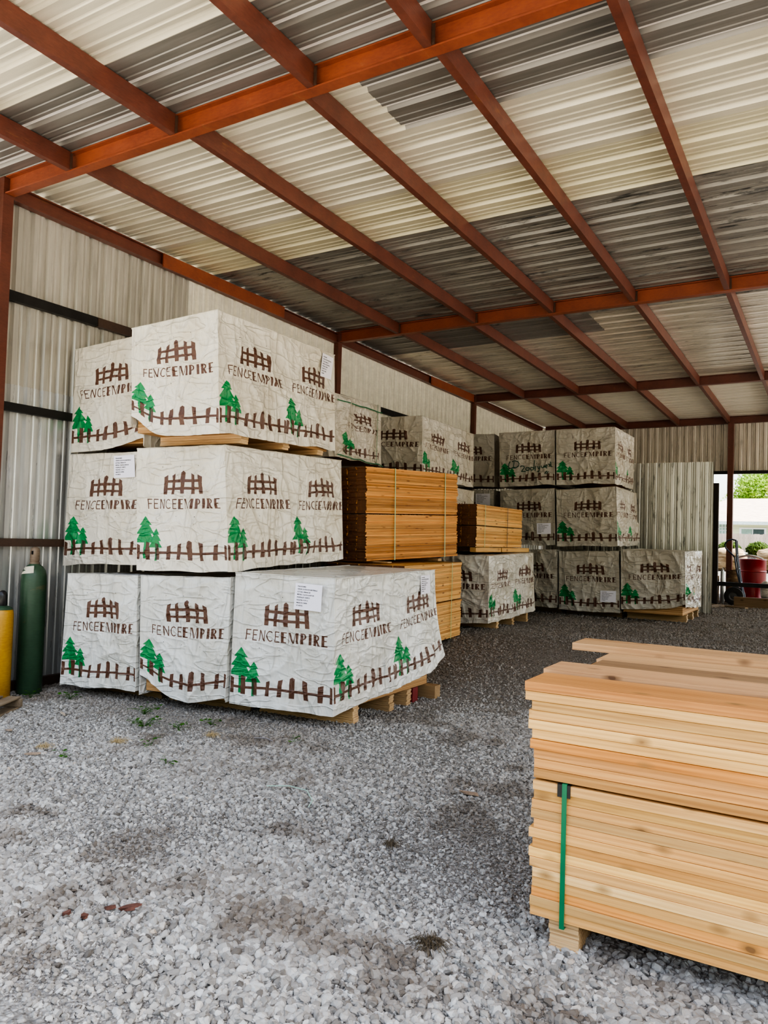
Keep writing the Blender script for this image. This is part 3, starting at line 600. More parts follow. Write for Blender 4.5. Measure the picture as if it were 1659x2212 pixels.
def wrapped(name_label, seed, T, B, group, res=60, hemF=None, hemS=None, side=True, skids=True, inner=.0, zi=None, papers=(), graffiti=None, amp=1., straps=None, sidekind='side', topdirt=True):
    """T,B: top/bottom corners FL,FR,BR. Returns root Empty."""
    T = [np.array(a, float) for a in T]; B = [np.array(a, float) for a in B]
    T.append(T[0] + T[2] - T[1]); B.append(B[0] + B[2] - B[1])
    base = min(b[2] for b in B) - (.1 if skids else 0)
    cx = sum(b[0] for b in B) / 4; cy2 = sum(b[1] for b in B) / 4
    root = empty('wrapped_pallet', (cx, cy2, base)); tag(root, name_label, 'pallet', group)
    O = np.array([cx, cy2, base]); T = [t - O for t in T]; B = [b - O for b in B]
    mb = MB()
    fF = Face(B[0], B[1], T[0], T[1], seed, amp, hemF); fS = Face(B[1], B[2], T[1], T[2], seed + 3.3, amp, hemS) if side else Face(B[1], B[2], T[1], T[2], seed + 3.3, .25, None, -.03)
    V, F, m = layout('front', res, res); mb.add(fF(V), F, m)
    V, F, m = layout(sidekind if side else 'blank', int(res * 1.6) if side else 16, res if side else 16); mb.add(fS(V), F, m)
    fB = Face(B[2], B[3], T[2], T[3], seed + 5, .25, None, -.03); fL = Face(B[3], B[0], T[3], T[0], seed + 7, .25, None, -.03)
    for fc in (fB, fL):
        V, F, m = layout('blank', 16, 16); mb.add(fc(V), F, m)
    # top
    n = 34; a = np.array([(i / n, j / n) for j in range(n + 1) for i in range(n + 1)]); u = a[:, 0:1]; v = a[:, 1:2]
    p = (T[0] * (1 - u) + T[1] * u) * (1 - v) + (T[3] * (1 - u) + T[2] * u) * v
    fd = np.clip(np.minimum(np.minimum(u, 1 - u), np.minimum(v, 1 - v)) / .08, 0, 1)[:, 0]
    q = np.concatenate([p[:, :2], u * 0 + seed], 1); p[:, 2] += fd * (.012 * perlin(q * [3, 3, 1]) + .008 * (1 - np.abs(perlin(q * [5, 4, 1] + 3)) * 2).clip(0, 1) ** 3 - .006)
    mb.add(p, [(j * (n + 1) + i, j * (n + 1) + i + 1, (j + 1) * (n + 1) + i + 1, (j + 1) * (n + 1) + i) for j in range(n) for i in range(n)], 0)
    # welts along the seams
    def wob(a, b, k): 
        t = np.linspace(0, 1, 14)[:, None]; w = a * (1 - t) + b * t; w = w + perlin(w * 6 + seed + k)[:, None] * .006; return [tuple(x) for x in w]
    for k, (a, b) in enumerate(((T[0], T[1]), (T[1], T[2]), (B[1] * .99 + T[1] * .01, T[1]), (T[0], T[3]))): mb.tube(wob(a, b, k), .0055, 0, 5)
    if graffiti:
        for st in graffiti:
            st = np.array(st, float); pts = []
            for i in range(len(st) - 1):
                for k in range(4): pts.append(st[i] + (st[i + 1] - st[i]) * k / 4)
            pts.append(st[-1]); w = fF(np.array(pts), .006); mb.tube([tuple(x) for x in w], .0075, 5, 5)
    tp = mb.build('tarp', TARP, root, smooth=1.0); k = {GA: 1., GM: .86, GB: .74}[group]; tp.color = (k, k * .985, k * .96, 1) if k < 1 else ((.94, .98, 1.03, 1) if T[1][2] + O[2] < 2 else (1., .985, .95, 1))  # shade and sky tint painted in: inner rows darker, low tiers cooler, high warmer
    # picket stack inside and its skids
    zi = (zi if zi is not None else base + .105) - O[2]; ins = .045; cen = sum(T) / 4; c3 = sum(B) / 4
    tc = [T[i] + (cen - T[i]) * ins / .6 for i in range(4)]; bc = [(T[i] + B[i]) / 2 + (cen - (T[i] + B[i]) / 2) * ins / .6 for i in range(4)]
    v = [(bc[i][0], bc[i][1], zi + (B[i][2] - min(b[2] for b in B)) * inner) for i in range(4)] + [(tc[i][0], tc[i][1], T[i][2] - .035) for i in range(4)]
    MB().add(v, [(3, 2, 1, 0), (4, 5, 6, 7), (0, 1, 5, 4), (1, 2, 6, 5), (2, 3, 7, 6), (3, 0, 4, 7)]).build('picket_stack', M['stack'], root)
    if skids:
        for k, t in enumerate((.2, .56, .76 if T[1][2] + O[2] < 1.32 and O[1] < 6.5 and side else .92)):
            l = bc[0] + (bc[3] - bc[0]) * t; r = bc[1] + (bc[2] - bc[1]) * t
            zt = zi + (v[1][2] * (1 - t) + v[2][2] * t - zi)
            zg = (g1(r[0] + O[0], r[1] + O[1]) - O[2]) if skids == 'ground' else (2.478 + .05 * t - O[2])
            hgt = max(.03, zt - zg); nl = max(2, int(hgt / .018)); s = MB(); 
            for j in range(nl):
                jx = random.uniform(-.008, .008); jy = random.uniform(-.006, .006); d = (r - l); d[2] = 0; d /= np.linalg.norm(d); nrm = np.array([-d[1], d[0], 0])
                a = l + d * jx - nrm * (.055 - jy); b = r + d * (.02 + jx) - nrm * (.055 - jy); c = b + nrm * .11; e = a + nrm * .11
                z0 = zg + hgt * j / nl; z1 = zg + hgt * (j + .93) / nl
                s.add([(*a[:2], z0), (*b[:2], z0), (*c[:2], z0), (*e[:2], z0), (*a[:2], z1), (*b[:2], z1), (*c[:2], z1), (*e[:2], z1)], [(0, 3, 2, 1), (4, 5, 6, 7), (0, 1, 5, 4), (1, 2, 6, 5), (2, 3, 7, 6), (3, 0, 4, 7)])
            s.build('skid', M['skid'], root)
    for pp in papers:
        fc = {'F': fF, 'S': fS}[pp[0]]; paper(root, fc, *pp[1:5], num=pp[5], rot=pp[6] if len(pp) > 6 else 0)
    if straps:
        for fcn, pts, w in straps:
            fc = {'F': fF, 'S': fS}[fcn]; (a0, b0), (a1, b1) = pts; t = np.linspace(0, 1, 24)[:, None]
            c = np.array([[a0, b0]]) * (1 - t) + np.array([[a1, b1]]) * t
            e = np.array([[0, w / 1.15]]) if abs(a1 - a0) > abs(b1 - b0) else np.array([[w / 1.85, 0]])
            lo = fc(c - e / 2); hi = fc(c + e / 2); k = max((lo @ fc.n).max(), (hi @ fc.n).max()); A = np.polyfit(t[:, 0], lo @ fc.n, 1); mx = (lo @ fc.n - np.polyval(A, t[:, 0])).max()
            tgt = np.polyval(A, t[:, 0]) + mx + .002
            lo = lo + fc.n * (tgt - lo @ fc.n)[:, None]; hi = hi + fc.n * (tgt - hi @ fc.n)[:, None]
            MB().add(np.concatenate([lo, hi]), [(i, i + 1, 25 + i, 24 + i) for i in range(23)]).build('strap', M['strap'], root)
    return root
M['strap'] = plain('green_plastic_strap', (.015, .17, .075), .35)
M['strap_pale'] = plain('pale_green_plastic_strap', (.33, .48, .22), .4)
M['strap_black'] = plain('black_plastic_strap', (.02, .02, .02), .4)

GA = 'wrapped pallets of the front left stack'; GM = 'wrapped pallets in the middle stacks'; GB = 'wrapped pallets along the back row'
graf = [[(.20, .47), (.175, .43), (.17, .36), (.20, .335), (.235, .345), (.26, .36)], [(.17, .335), (.22, .34), (.29, .355)],
        [(.27, .455), (.265, .40), (.26, .345)], [(.23, .465), (.29, .475), (.345, .455), (.37, .42), (.355, .375), (.30, .345), (.25, .34)],
        [(.385, .36), (.41, .375), (.45, .37), (.455, .34), (.42, .30), (.40, .27), (.44, .275), (.48, .27)],
        [(.53, .33), (.50, .34), (.48, .315), (.50, .285), (.54, .29), (.55, .33), (.535, .345)],
        [(.64, .47), (.635, .40), (.63, .31)], [(.625, .33), (.585, .345), (.57, .315), (.59, .285), (.62, .295), (.635, .32)],
        [(.665, .36), (.66, .30), (.655, .27)], [(.675, .41), (.68, .405)], [(.70, .355), (.705, .315), (.73, .31), (.745, .36), (.74, .30), (.72, .255), (.69, .26)],
        [(.77, .36), (.775, .32), (.80, .315), (.815, .365), (.82, .32)], [(.835, .335), (.865, .35), (.86, .375), (.84, .37), (.835, .33), (.865, .31)],
        [(.88, .38), (.92, .385), (.895, .345), (.93, .35)], [(.915, .42), (.93, .42), (.935, .34), (.96, .335)], [(.83, .20), (.865, .25)], [(.86, .195), (.89, .24)]]

wrapped('white tarp-wrapped pallet at the bottom right of the front stack, side hem curled up', 1.1,
        [(-4.65, 5.28, 1.30), (-3.65, 5.40, 1.295), (-3.65, 7.28, 1.335)], [(-4.67, 5.28, .13), (-3.63, 5.40, .135), (-3.60, 7.25, .36)], GA, 96, skids='ground', zi=.152, inner=0,
        hemF=[(0, 0), (.5, .0), (1, 0)], hemS=[(0, .0), (.3, .0, .02), (.55, -.03, .05), (.75, -.02, .10), (.9, .03, .15), (1, .12, .10)], papers=[('F', .635, .76, .905, .955, '4 OF 12', -.03), ('S', .80, .765, .925, .955, '4 OF 12', -.02)])
wrapped('white tarp-wrapped pallet mid bottom row, front hem rolled up at its left corner', 2.2,
        [(-5.69, 5.12, 1.225), (-4.68, 5.25, 1.255), (-4.69, 7.1, 1.26)], [(-5.65, 5.12, .11), (-4.69, 5.25, .15), (-4.69, 7.1, .2)], GA, 84, skids='ground', zi=.14, side=False,
        hemF=[(0, .20), (.1, .13), (.3, 0), (.6, -.05), (.85, .0), (1, .03)])
wrapped('white tarp-wrapped pallet at the bottom left beside the green gas cylinder', 3.3,
        [(-6.57, 4.98, 1.20), (-5.71, 5.10, 1.22), (-5.71, 6.95, 1.22)], [(-6.62, 4.98, .10), (-5.68, 5.10, .125), (-5.68, 6.95, .15)], GA, 84, skids='ground', zi=.14, side=False)
wrapped('white tarp-wrapped pallet without paper label, right one of the front stack\'s middle row', 4.4,
        [(-5.79, 5.10, 2.44), (-4.77, 5.20, 2.45), (-4.77, 7.10, 2.505)], [(-5.73, 5.10, 1.28), (-4.67, 5.20, 1.31), (-4.70, 7.10, 1.41)], GA, 96, zi=1.40, inner=.3, skids=False)
wrapped('white tarp-wrapped pallet in the front stack\'s middle row, paper label at its top corner', 5.5,
        [(-7.05, 5.30, 2.44), (-6.0, 5.33, 2.44), (-6.0, 7.1, 2.44)], [(-7.08, 5.30, 1.27), (-5.92, 5.33, 1.31), (-5.95, 7.1, 1.31)], GA, 84, zi=1.40, skids=False, side=False, papers=[('F', .655, .78, .93, .975, '1 OF 12', .02)])
wrapped('cream tarp-wrapped pallet topmost in the front stack, paper label high on its side', 6.6,
        [(-5.76, 4.95, 3.565), (-4.73, 5.0, 3.63), (-4.77, 6.9, 3.65)], [(-5.72, 4.95, 2.62), (-4.65, 5.0, 2.525), (-4.72, 6.9, 2.6)], GA, 96, zi=2.575, inner=0, skids='raised',
        hemF=[(0, .12), (.08, .08), (.22, -.03), (.4, -.06), (.7, -.03), (1, 0)], papers=[('S', .855, .73, .965, .965, '3 OF 12', -.06)])
wrapped('cream tarp-wrapped pallet at the top left of the front stack, against the wall', 7.7,
        [(-7.10, 5.35, 3.59), (-6.06, 5.40, 3.66), (-6.06, 7.2, 3.66)], [(-7.10, 5.35, 2.47), (-6.04, 5.40, 2.5), (-6.04, 7.2, 2.5)], GA, 84, zi=2.55, skids=False, side=False, hemF=[(0, 0), (.5, 0), (.85, .07), (1, .1)])
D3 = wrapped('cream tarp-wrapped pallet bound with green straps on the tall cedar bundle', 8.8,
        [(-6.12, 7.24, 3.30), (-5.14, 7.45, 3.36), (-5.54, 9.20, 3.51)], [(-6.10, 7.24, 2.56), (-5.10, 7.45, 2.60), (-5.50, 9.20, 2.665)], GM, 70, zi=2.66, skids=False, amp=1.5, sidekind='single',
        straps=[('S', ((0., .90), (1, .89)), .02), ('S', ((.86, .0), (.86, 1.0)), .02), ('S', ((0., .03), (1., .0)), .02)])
wrapped('shade-greyed tarp-wrapped pallet on top of the middle stack between the cedar bundles', 9.9,
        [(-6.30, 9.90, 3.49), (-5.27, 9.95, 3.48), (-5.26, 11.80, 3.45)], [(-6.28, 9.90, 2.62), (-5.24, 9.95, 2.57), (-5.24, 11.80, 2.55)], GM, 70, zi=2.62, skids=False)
wrapped('shade-greyed tarp-wrapped pallet mostly hidden below the top pallet of the middle stack', 10.5,
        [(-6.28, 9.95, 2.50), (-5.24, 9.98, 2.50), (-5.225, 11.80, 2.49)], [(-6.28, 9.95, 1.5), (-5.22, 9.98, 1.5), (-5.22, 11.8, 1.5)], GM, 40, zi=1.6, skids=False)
wrapped('shade-greyed tarp-wrapped pallet at the foot of the middle stack, hidden from the front', 11.5,
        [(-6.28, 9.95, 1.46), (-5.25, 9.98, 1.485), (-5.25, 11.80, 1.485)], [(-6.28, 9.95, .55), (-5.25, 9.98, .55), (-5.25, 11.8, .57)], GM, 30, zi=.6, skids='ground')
wrapped('shade-greyed tarp-wrapped pallet on the ground carrying the small cedar bundle', 12.5,
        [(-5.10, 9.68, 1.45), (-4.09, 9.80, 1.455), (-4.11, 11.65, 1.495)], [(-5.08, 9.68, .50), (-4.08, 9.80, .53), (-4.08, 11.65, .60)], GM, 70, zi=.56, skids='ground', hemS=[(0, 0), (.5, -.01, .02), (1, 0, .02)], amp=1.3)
wrapped('shade-greyed tarp-wrapped pallet in a dark gap at the left end of the top back row', 13.5,
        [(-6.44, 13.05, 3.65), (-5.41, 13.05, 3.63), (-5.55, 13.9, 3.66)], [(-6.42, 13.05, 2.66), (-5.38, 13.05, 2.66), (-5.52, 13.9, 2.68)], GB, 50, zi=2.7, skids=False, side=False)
wrapped('shade-greyed tarp-wrapped pallet in a dark gap of the second back row with a paper label', 14.5,
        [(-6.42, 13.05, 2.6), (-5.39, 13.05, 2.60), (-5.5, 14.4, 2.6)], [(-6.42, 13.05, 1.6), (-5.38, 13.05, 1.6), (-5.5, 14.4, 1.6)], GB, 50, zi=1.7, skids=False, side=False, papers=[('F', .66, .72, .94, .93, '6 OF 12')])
wrapped('shade-greyed tarp-wrapped pallet at the foot of the dark gap in the back row', 15.5,
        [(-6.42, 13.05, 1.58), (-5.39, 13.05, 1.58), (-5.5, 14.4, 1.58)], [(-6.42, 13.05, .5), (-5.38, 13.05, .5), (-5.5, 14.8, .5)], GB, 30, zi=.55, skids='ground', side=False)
wrapped('shade-greyed tarp-wrapped pallet in the top back row with dark green spray-painted writing', 16.5,
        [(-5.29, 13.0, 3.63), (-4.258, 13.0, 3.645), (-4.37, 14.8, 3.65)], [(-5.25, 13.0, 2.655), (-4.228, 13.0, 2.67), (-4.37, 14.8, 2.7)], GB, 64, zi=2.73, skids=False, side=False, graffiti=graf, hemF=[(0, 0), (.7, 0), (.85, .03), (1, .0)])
wrapped('shade-greyed tarp-wrapped pallet at the right end of the top back row', 17.5,
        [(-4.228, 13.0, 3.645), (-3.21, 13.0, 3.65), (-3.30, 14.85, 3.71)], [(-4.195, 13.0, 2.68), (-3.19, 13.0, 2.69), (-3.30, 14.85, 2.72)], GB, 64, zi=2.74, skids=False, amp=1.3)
wrapped('shade-greyed tarp-wrapped pallet in the second back row with a paper label at its lower right', 18.5,
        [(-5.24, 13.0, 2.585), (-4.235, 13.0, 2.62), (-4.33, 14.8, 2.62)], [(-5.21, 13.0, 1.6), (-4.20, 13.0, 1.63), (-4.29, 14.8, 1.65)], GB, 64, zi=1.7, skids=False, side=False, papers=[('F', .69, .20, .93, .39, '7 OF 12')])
wrapped('shade-greyed tarp-wrapped pallet at the right end of the second back row', 19.5,
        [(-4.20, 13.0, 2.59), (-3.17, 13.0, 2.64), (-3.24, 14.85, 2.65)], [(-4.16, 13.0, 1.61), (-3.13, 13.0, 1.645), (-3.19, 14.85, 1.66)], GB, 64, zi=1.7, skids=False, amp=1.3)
wrapped('shade-greyed tarp-wrapped pallet on the ground in the back row, half hidden behind the small stack', 20.5,
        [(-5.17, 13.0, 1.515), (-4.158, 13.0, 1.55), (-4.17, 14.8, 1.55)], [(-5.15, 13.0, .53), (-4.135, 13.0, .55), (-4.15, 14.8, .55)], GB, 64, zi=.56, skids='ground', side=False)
wrapped('shade-greyed tarp-wrapped pallet on the ground in the back row, paper label low on it', 21.5,
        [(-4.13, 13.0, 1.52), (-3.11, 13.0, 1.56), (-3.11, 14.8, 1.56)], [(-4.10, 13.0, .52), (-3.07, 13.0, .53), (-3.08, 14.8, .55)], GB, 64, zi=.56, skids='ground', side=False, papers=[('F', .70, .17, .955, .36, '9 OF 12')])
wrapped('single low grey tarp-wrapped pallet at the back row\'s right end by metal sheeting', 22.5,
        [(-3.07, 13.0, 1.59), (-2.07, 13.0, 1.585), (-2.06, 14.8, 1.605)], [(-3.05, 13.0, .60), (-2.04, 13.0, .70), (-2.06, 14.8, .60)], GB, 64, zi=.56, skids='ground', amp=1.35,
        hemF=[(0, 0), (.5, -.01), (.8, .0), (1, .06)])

# extra blocks beside the front right pallet
o = MB().bbox((-4.3, 6.88, g1(-3.9, 6.93) - .005), (-3.66, 6.99, .148)).build('timber_block', M['redwood']); tag(o, 'dark red painted timber block under the curled hem of the front pallet', 'block')
o = MB().bbox((-4.2, 7.12, g1(-3.8, 7.2) - .01), (-3.53, 7.24, .148)).build('timber_block', M['skid']); tag(o, 'pale timber block sticking out behind the dark red block', 'block')

# ------------------------------------------------------------------ cedar picket bundles
def bundle(label, FR, ang, L, W, z0, H, nrow, tilt, mat, straps, seed, split=.5):
    rnd = random.Random(seed); root = empty('picket_bundle', (*FR, z0), ang); root.rotation_euler = (tilt, 0, ang); tag(root, label, 'picket bundle', 'strapped bundles of bare cedar pickets')
    ncol = 7; pw = W / ncol; th = H / (nrow + .8); 
    base = MB().bbox((-pw + .002, 0, 0), (-.001, L, th * .94), .0015, 0); base.m = [1, 1] + [0] * 8
    me = None; hid = MB()
    for r in range(nrow):
        z = th * r + (th * .8 if r >= nrow * split else 0)
        for c in range(ncol):
            jx = rnd.uniform(-.004, .004) + (.012 if (r > nrow * .72 and seed == 2) else 0) + (.006 if (r // 9) % 2 and r < nrow * split else 0); jy = rnd.uniform(-.014, .014) - (.02 if seed == 2 and r > nrow * .8 else 0)
            if c == 0:
                if me is None: o = base.build('picket', [mat, M['endgrain']], root); me = o.data
                else: o = bpy.data.objects.new('picket', me); link(o, root)
                o.location = (jx, jy, z); k = rnd.random(); o.color = (1, .92 + .08 * k, .85 + .15 * k, 1) if k > .15 else (.8, .68, .55, 1)
            else:
                x1 = -c * pw - .003 + jx; hid.bbox((x1 - pw + .006, jy, z), (x1, L + jy, z + th * .94), .0015, [1, 1] + [0] * 8)
    h = hid.build('picket', [mat, M['endgrain']], root); h['kind'] = 'stuff'
    for t, m, w in straps:
        s = MB(); y = L * t; e = .021; zt = H + .003
        s.box((e, y, -.004), (e + .0015, y + w, zt)).box((-W - .01, y, zt), (e + .0015, y + w, zt + .0015)).box((-W - .0115, y, -.004), (-W - .01, y + w, zt)).box((-W - .01, y, -.0055), (e + .0015, y + w, -.004))
        s.build('strap', m, root)
    return root
a2 = -math.atan2(.29, 1.85)
P2 = bundle('tall bundle of orange cedar pickets with two pale straps between the pallets', (-4.63, 7.46), a2, 1.86, 1.0, 1.385, 1.085, 68, .035, M['picket'], [(.27, M['strap_pale'], .014), (.83, M['strap_pale'], .014)], 2)
P1 = bundle('lower bundle of cedar pickets on the ground behind the front white pallet', (-4.14, 7.5), math.atan2(.13, 1.75), 1.83, 1.0, .385, .965, 60, .01, M['picket_pale'], [(.78, M['strap_pale'], .014)], 3)
Q2 = bundle('small bundle of cedar pickets with green and black straps on two timbers', (-4.32, 9.87), 0, 1.80, .84, 1.575, .60, 38, 0, M['picket_pale'], [(.14, M['strap_pale'], .012), (.62, M['strap_black'], .014)], 4)
for k, (ya, yb, lb, xa) in enumerate(((9.85, 10.78, 'square timber under the near half of the small cedar bundle', -4.40), (10.82, 12.0, 'square timber under the far half of the small cedar bundle', -4.40))):
    o = MB().bbox((xa, ya, 1.50), (xa + .09, yb, 1.566)).build('timber_block', M['skid']); o.data.materials[0] = M['picket_pale']; tag(o, lb, 'timber', 'timbers under the small cedar bundle')
    MB().bbox((xa - .70, ya, 1.50), (xa - .61, yb, 1.566)).build('spacer', M['picket_pale'], o)
for y_ in (7.62, 8.35, 9.1):
    zg = g1(-4.5, y_); xx = -4.14 - (y_ - 7.5) * .07
    o = MB().bbox((xx - .95, y_, zg), (xx - .0, y_ + .1, .384)).build('timber_block', M['skid']); tag(o, 'timber bearer under the lower cedar bundle at its %s' % {7.62: 'near end', 8.35: 'middle', 9.1: 'far end'}[y_], 'timber', 'bearers under the lower cedar bundle')
for y_ in (7.6, 8.9):
    o = MB().bbox((-5.5, y_, 1.371 + (y_ > 8) * .012), (-4.42, y_ + .1, 1.384 + (y_ > 8) * .03)).build('spacer_board', M['skid']); tag(o, 'thin spacer board between the two large cedar bundles, %s' % ('near end' if y_ < 8 else 'far end'), 'board', 'spacers between cedar bundles')

# ------------------------------------------------------------------ sawn lumber stack, right foreground
BT = .0382; DW = .268; Lb = 2.9
def board_mesh(mb_mat):
    mb = MB().bbox((0, 0, 0), (Lb, DW - .004, BT - .0004), .0009)
    return mb
bm_a = None
def board(x0, y0, z0, mat, parent=None, rz=0, rx=0, col=(1, 1, 1, 1), name='lumber_board'):
    global bm_a
    if bm_a is None: bm_a = {}
    if mat.name not in bm_a:
        o = board_mesh(mat).build(name, mat, parent); bm_a[mat.name] = o.data
    else: o = link(bpy.data.objects.new(name, bm_a[mat.name]), parent)
    o.location = (x0, y0, z0); o.rotation_euler = (rx, 0, rz); o.color = col; return o
FB = empty('lumber_bundle', (-1.07, 3.09, .125)); tag(FB, 'strapped bundle of sawn boards at the bottom of the right foreground stack', 'lumber bundle')
tones = [(1.1, .88, .66, 1), (1.1, 1.0, .78, 1), (.9, .66, .45, 1), (1, .9, .82, 1), (1, .97, .92, 1), (.98, .84, .72, 1), (1, 1, 1, 1), (.92, .86, .8, 1), (1.0, .95, .85, 1), (1, .9, .76, 1), (.86, .74, .62, 1)]
rnd = random.Random(5)
for r in range(14):
    for c in range(5):
        z = r * .0392 + (.0 if r else 0)
        o = board(rnd.uniform(-.012, .010), c * DW + (rnd.uniform(-.004, .004) if c == 0 else 0), z, M['lumber'], FB, rz=rnd.uniform(-.0012, .0012), col=rnd.choice(tones), name='board')
MB().box((.128, -.0095, -.02), (.148, -.0078, .5535)).box((.128, -.0095, .5535), (.148, 5 * DW + .01, .5552)).box((.128, 5 * DW + .009, -.02), (.148, 5 * DW + .011, .555)).box((.128, -.0095, -.0215), (.148, 5 * DW + .01, -.0202)).build('strap', M['strap'], FB)
MB().box((.108, -.0075, .50), (.162, -.006, .5525)).box((.108, -.0075, .5512), (.162, .05, .5528)).build('corner_protector', M['strap_black'], FB)
for k, xs_ in enumerate((.10, 1.4, 2.6)):
    s = MB()
    for j in range(6): s.bbox((xs_ - .02 + rnd.uniform(-.004, .004), .02 + rnd.uniform(-.01, .01), -.125 + j * .0206), (xs_ + .10, 5 * DW - .02, -.125 + j * .0206 + .0195), .002)
    s.build('skid', M['skid'], FB)
ups = [(-1.065, .0), (-1.066, .004), (-1.068, .002), (-1.082, -.006), (-1.077, .002), (-1.092, -.004), (-1.092, .0), (-1.078, -.006), (-1.105, -.012), (-1.107, -.016)]
utone = [(.80, .68, .56, 1), (.9, .72, .58, 1), (.88, .72, .62, 1), (1.0, .72, .46, 1), (1.02, .97, .84, 1), (1, .99, .9, 1), (.96, .88, .78, 1), (1, .95, .85, 1), (1.02, .98, .9, 1), (1.0, .76, .62, 1)]
what = ['grey-brown sawn board, lowest of the loose boards, resting on the strapped bundle', 'brownish sawn board, second up in the loose part of the stack', 'knotty dull brown sawn board, third up in the loose part of the stack',
        'deep orange sawn board, fourth up in the loose part of the stack', 'pale yellow sawn board just above the deep orange board', 'pale sawn board, sixth up in the loose part of the stack', 'tan sawn board, seventh up in the loose part of the stack',
        'pale tan sawn board, third from the top of the stack front', 'cream sawn board just under the pinkish top board', 'pinkish sawn board with a split knot on top of the stack front']
z = .125 + 14 * .0392 + .009
for r in range(10):
    o = board(ups[r][0], 3.09 + ups[r][1], z + r * .0395, M['lumber'], col=utone[r], rz=rnd.uniform(-.001, .002)); tag(o, what[r], 'board', 'loose boards in the right foreground stack')
    for c in range(1, 5):
        if r == 9: break
        o = board(-1.08 + rnd.uniform(-.03, .03), 3.09 + c * DW + .006, z + r * .0395, M['lumber'], col=rnd.choice(tones)); tag(o, 'sawn board inside the right foreground stack, behind the front row', 'board', 'hidden boards of the right foreground stack')
for c, (x0, dz, rx, lb) in enumerate(((-1.125, .012, .0, 'tan sawn board with an orange edge, second across the stack top'), (-1.00, .0, 0, 'brown weathered board, third across the stack top'), (-1.03, .0, 0, 'pale board, fourth across the stack top'), (-1.235, .036, .0, 'raised tan board along the far edge of the stack top'))):
    o = board(x0, 3.09 + (c + 1) * DW + .004, z + 9 * .0395 + dz, M['lumber_top'] if c else M['lumber_top'], rz=0, col=[(1.15, 1.05, .95, 1), (.9, .85, .8, 1), (1.1, 1.05, .95, 1), (1.1, 1.02, .9, 1)][c]); tag(o, lb, 'board', 'loose boards in the right foreground stack')
# ------------------------------------------------------------------ left corner: cylinders, pallet
M['cylgreen'] = paint('chipped_green_paint', (.042, .088, .048), (.028, .06, .034), .4, .35)
M['cylyellow'] = paint('chipped_yellow_paint', (.52, .29, .03), (.36, .17, .02), .45, .6)
M['cap'] = paint('tan_steel_cap', (.22, .16, .11), (.13, .09, .06), .5, .3)
M['capblack'] = plain('black_cap', (.015, .013, .013), .3)
gcx, gcy = -6.93, 4.86
g = empty('gas_cylinder', (gcx, gcy, g1(gcx, gcy))); tag(g, 'tall dark green gas cylinder with a tan cap against the wall', 'gas cylinder', 'gas cylinders by the left wall')
MB().lathe([(0, 0), (.108, 0), (.121, .015), (.121, 1.10), (.118, 1.17), (.105, 1.225), (.08, 1.262), (.05, 1.285), (.046, 1.30), (0, 1.30)]).build('body', M['cylgreen'], g, smooth=.8)
cp_ = MB().lathe([(.045, 1.287), (.05, 1.29), (.05, 1.305), (.042, 1.31), (.046, 1.33), (.046, 1.42), (.038, 1.448), (.018, 1.46), (0, 1.462)], n=24).build('cap', M['cap'], g, smooth=.8)
MB().box((.012, -.052, 1.385), (.026, -.03, 1.42)).build('vent_slot', M['capblack'], cp_)
v = [((.1235 * math.cos(a) if k == 0 else .1215 * math.cos(a) if k == 1 else 0), 0, 0) for k in (0, 1) for a in (0,)]
lm = MB(); n = 8; vs = []
for j, (rr, zz) in enumerate(((.116, 1.185), (.0865, 1.2555))):
    for i in range(n + 1):
        a = math.radians(-112 + 74 * i / n); vs.append(((rr + .002) * math.cos(a), (rr + .002) * math.sin(a), zz + .002 + i * .002))
lm.add(vs, [(i, i + 1, n + 2 + i, n + 1 + i) for i in range(n)]).build('label_sticker', plain('sticker', (.62, .58, .45), .6), g)
ycx, ycy = -6.91, 4.52
g = empty('gas_cylinder', (ycx, ycy, .0)); tag(g, 'shorter chipped yellow gas cylinder with a black cap at the left edge', 'gas cylinder', 'gas cylinders by the left wall')
MB().lathe([(0, 0), (.095, 0), (.105, .012), (.105, .80), (.100, .84), (.085, .868), (.06, .882), (.042, .89), (0, .89)]).build('body', M['cylyellow'], g, smooth=.8)
MB().lathe([(.0965, .853), (.0865, .8695), (.0615, .8835), (.043, .8915)]).build('green_collar', M['cylgreen'], g, smooth=.8)
MB().lathe([(.04, .888), (.044, .90), (.042, .99), (.034, 1.02), (.015, 1.035), (0, 1.037)], n=24).build('cap', M['capblack'], g, smooth=.8)
# old pallet, lower left
pl = empty('wooden_pallet', (-6.37, 4.41, 0), math.radians(-61)); tag(pl, 'old grey wooden pallet at the left edge in front of the cylinders', 'pallet')
for x_ in (0.0, .40, .80): MB().bbox((x_, -.80, .018), (x_ + .04, 0.0, .088)).build('stringer', M['oldwood'], pl)
for k in range(5): MB().bbox((-.01, -.14 - k * .165, .089), (.86, -.02 - k * .165, .106)).build('deck_board', M['oldwood'], pl)
for k in (0, 2, 4): MB().bbox((-.01, -.14 - k * .165, .0), (.86, -.02 - k * .165, .017)).build('bottom_board', M['oldwood'], pl)
mtray = plain('dull_grey_steel', (.10, .11, .125), .45, .6, var=.4, scale=25, bump=.3)
t_ = empty('steel_bracket', (-6.52, 4.16, .107), math.radians(-26)); tag(t_, 'dull grey steel bracket lying on the old wooden pallet', 'bracket')
MB().box((-.16, -.07, .07), (.12, .07, .076)).box((-.16, -.07, .076), (.12, -.064, .12)).box((-.16, .064, .076), (.12, .07, .12)).box((.114, -.07, .076), (.12, .07, .12)).build('channel', mtray, t_)
MB().box((-.15, -.05, 0), (-.10, .05, .07)).box((.03, -.05, 0), (.09, .05, .07)).build('foot', mtray, t_)
for k in range(3): MB().lathe([(0, .0), (.008, 0), (.008, .012), (0, .014)], n=8, c=(-.1 + k * .09, 0, .076)).build('bolt', mtray, t_)

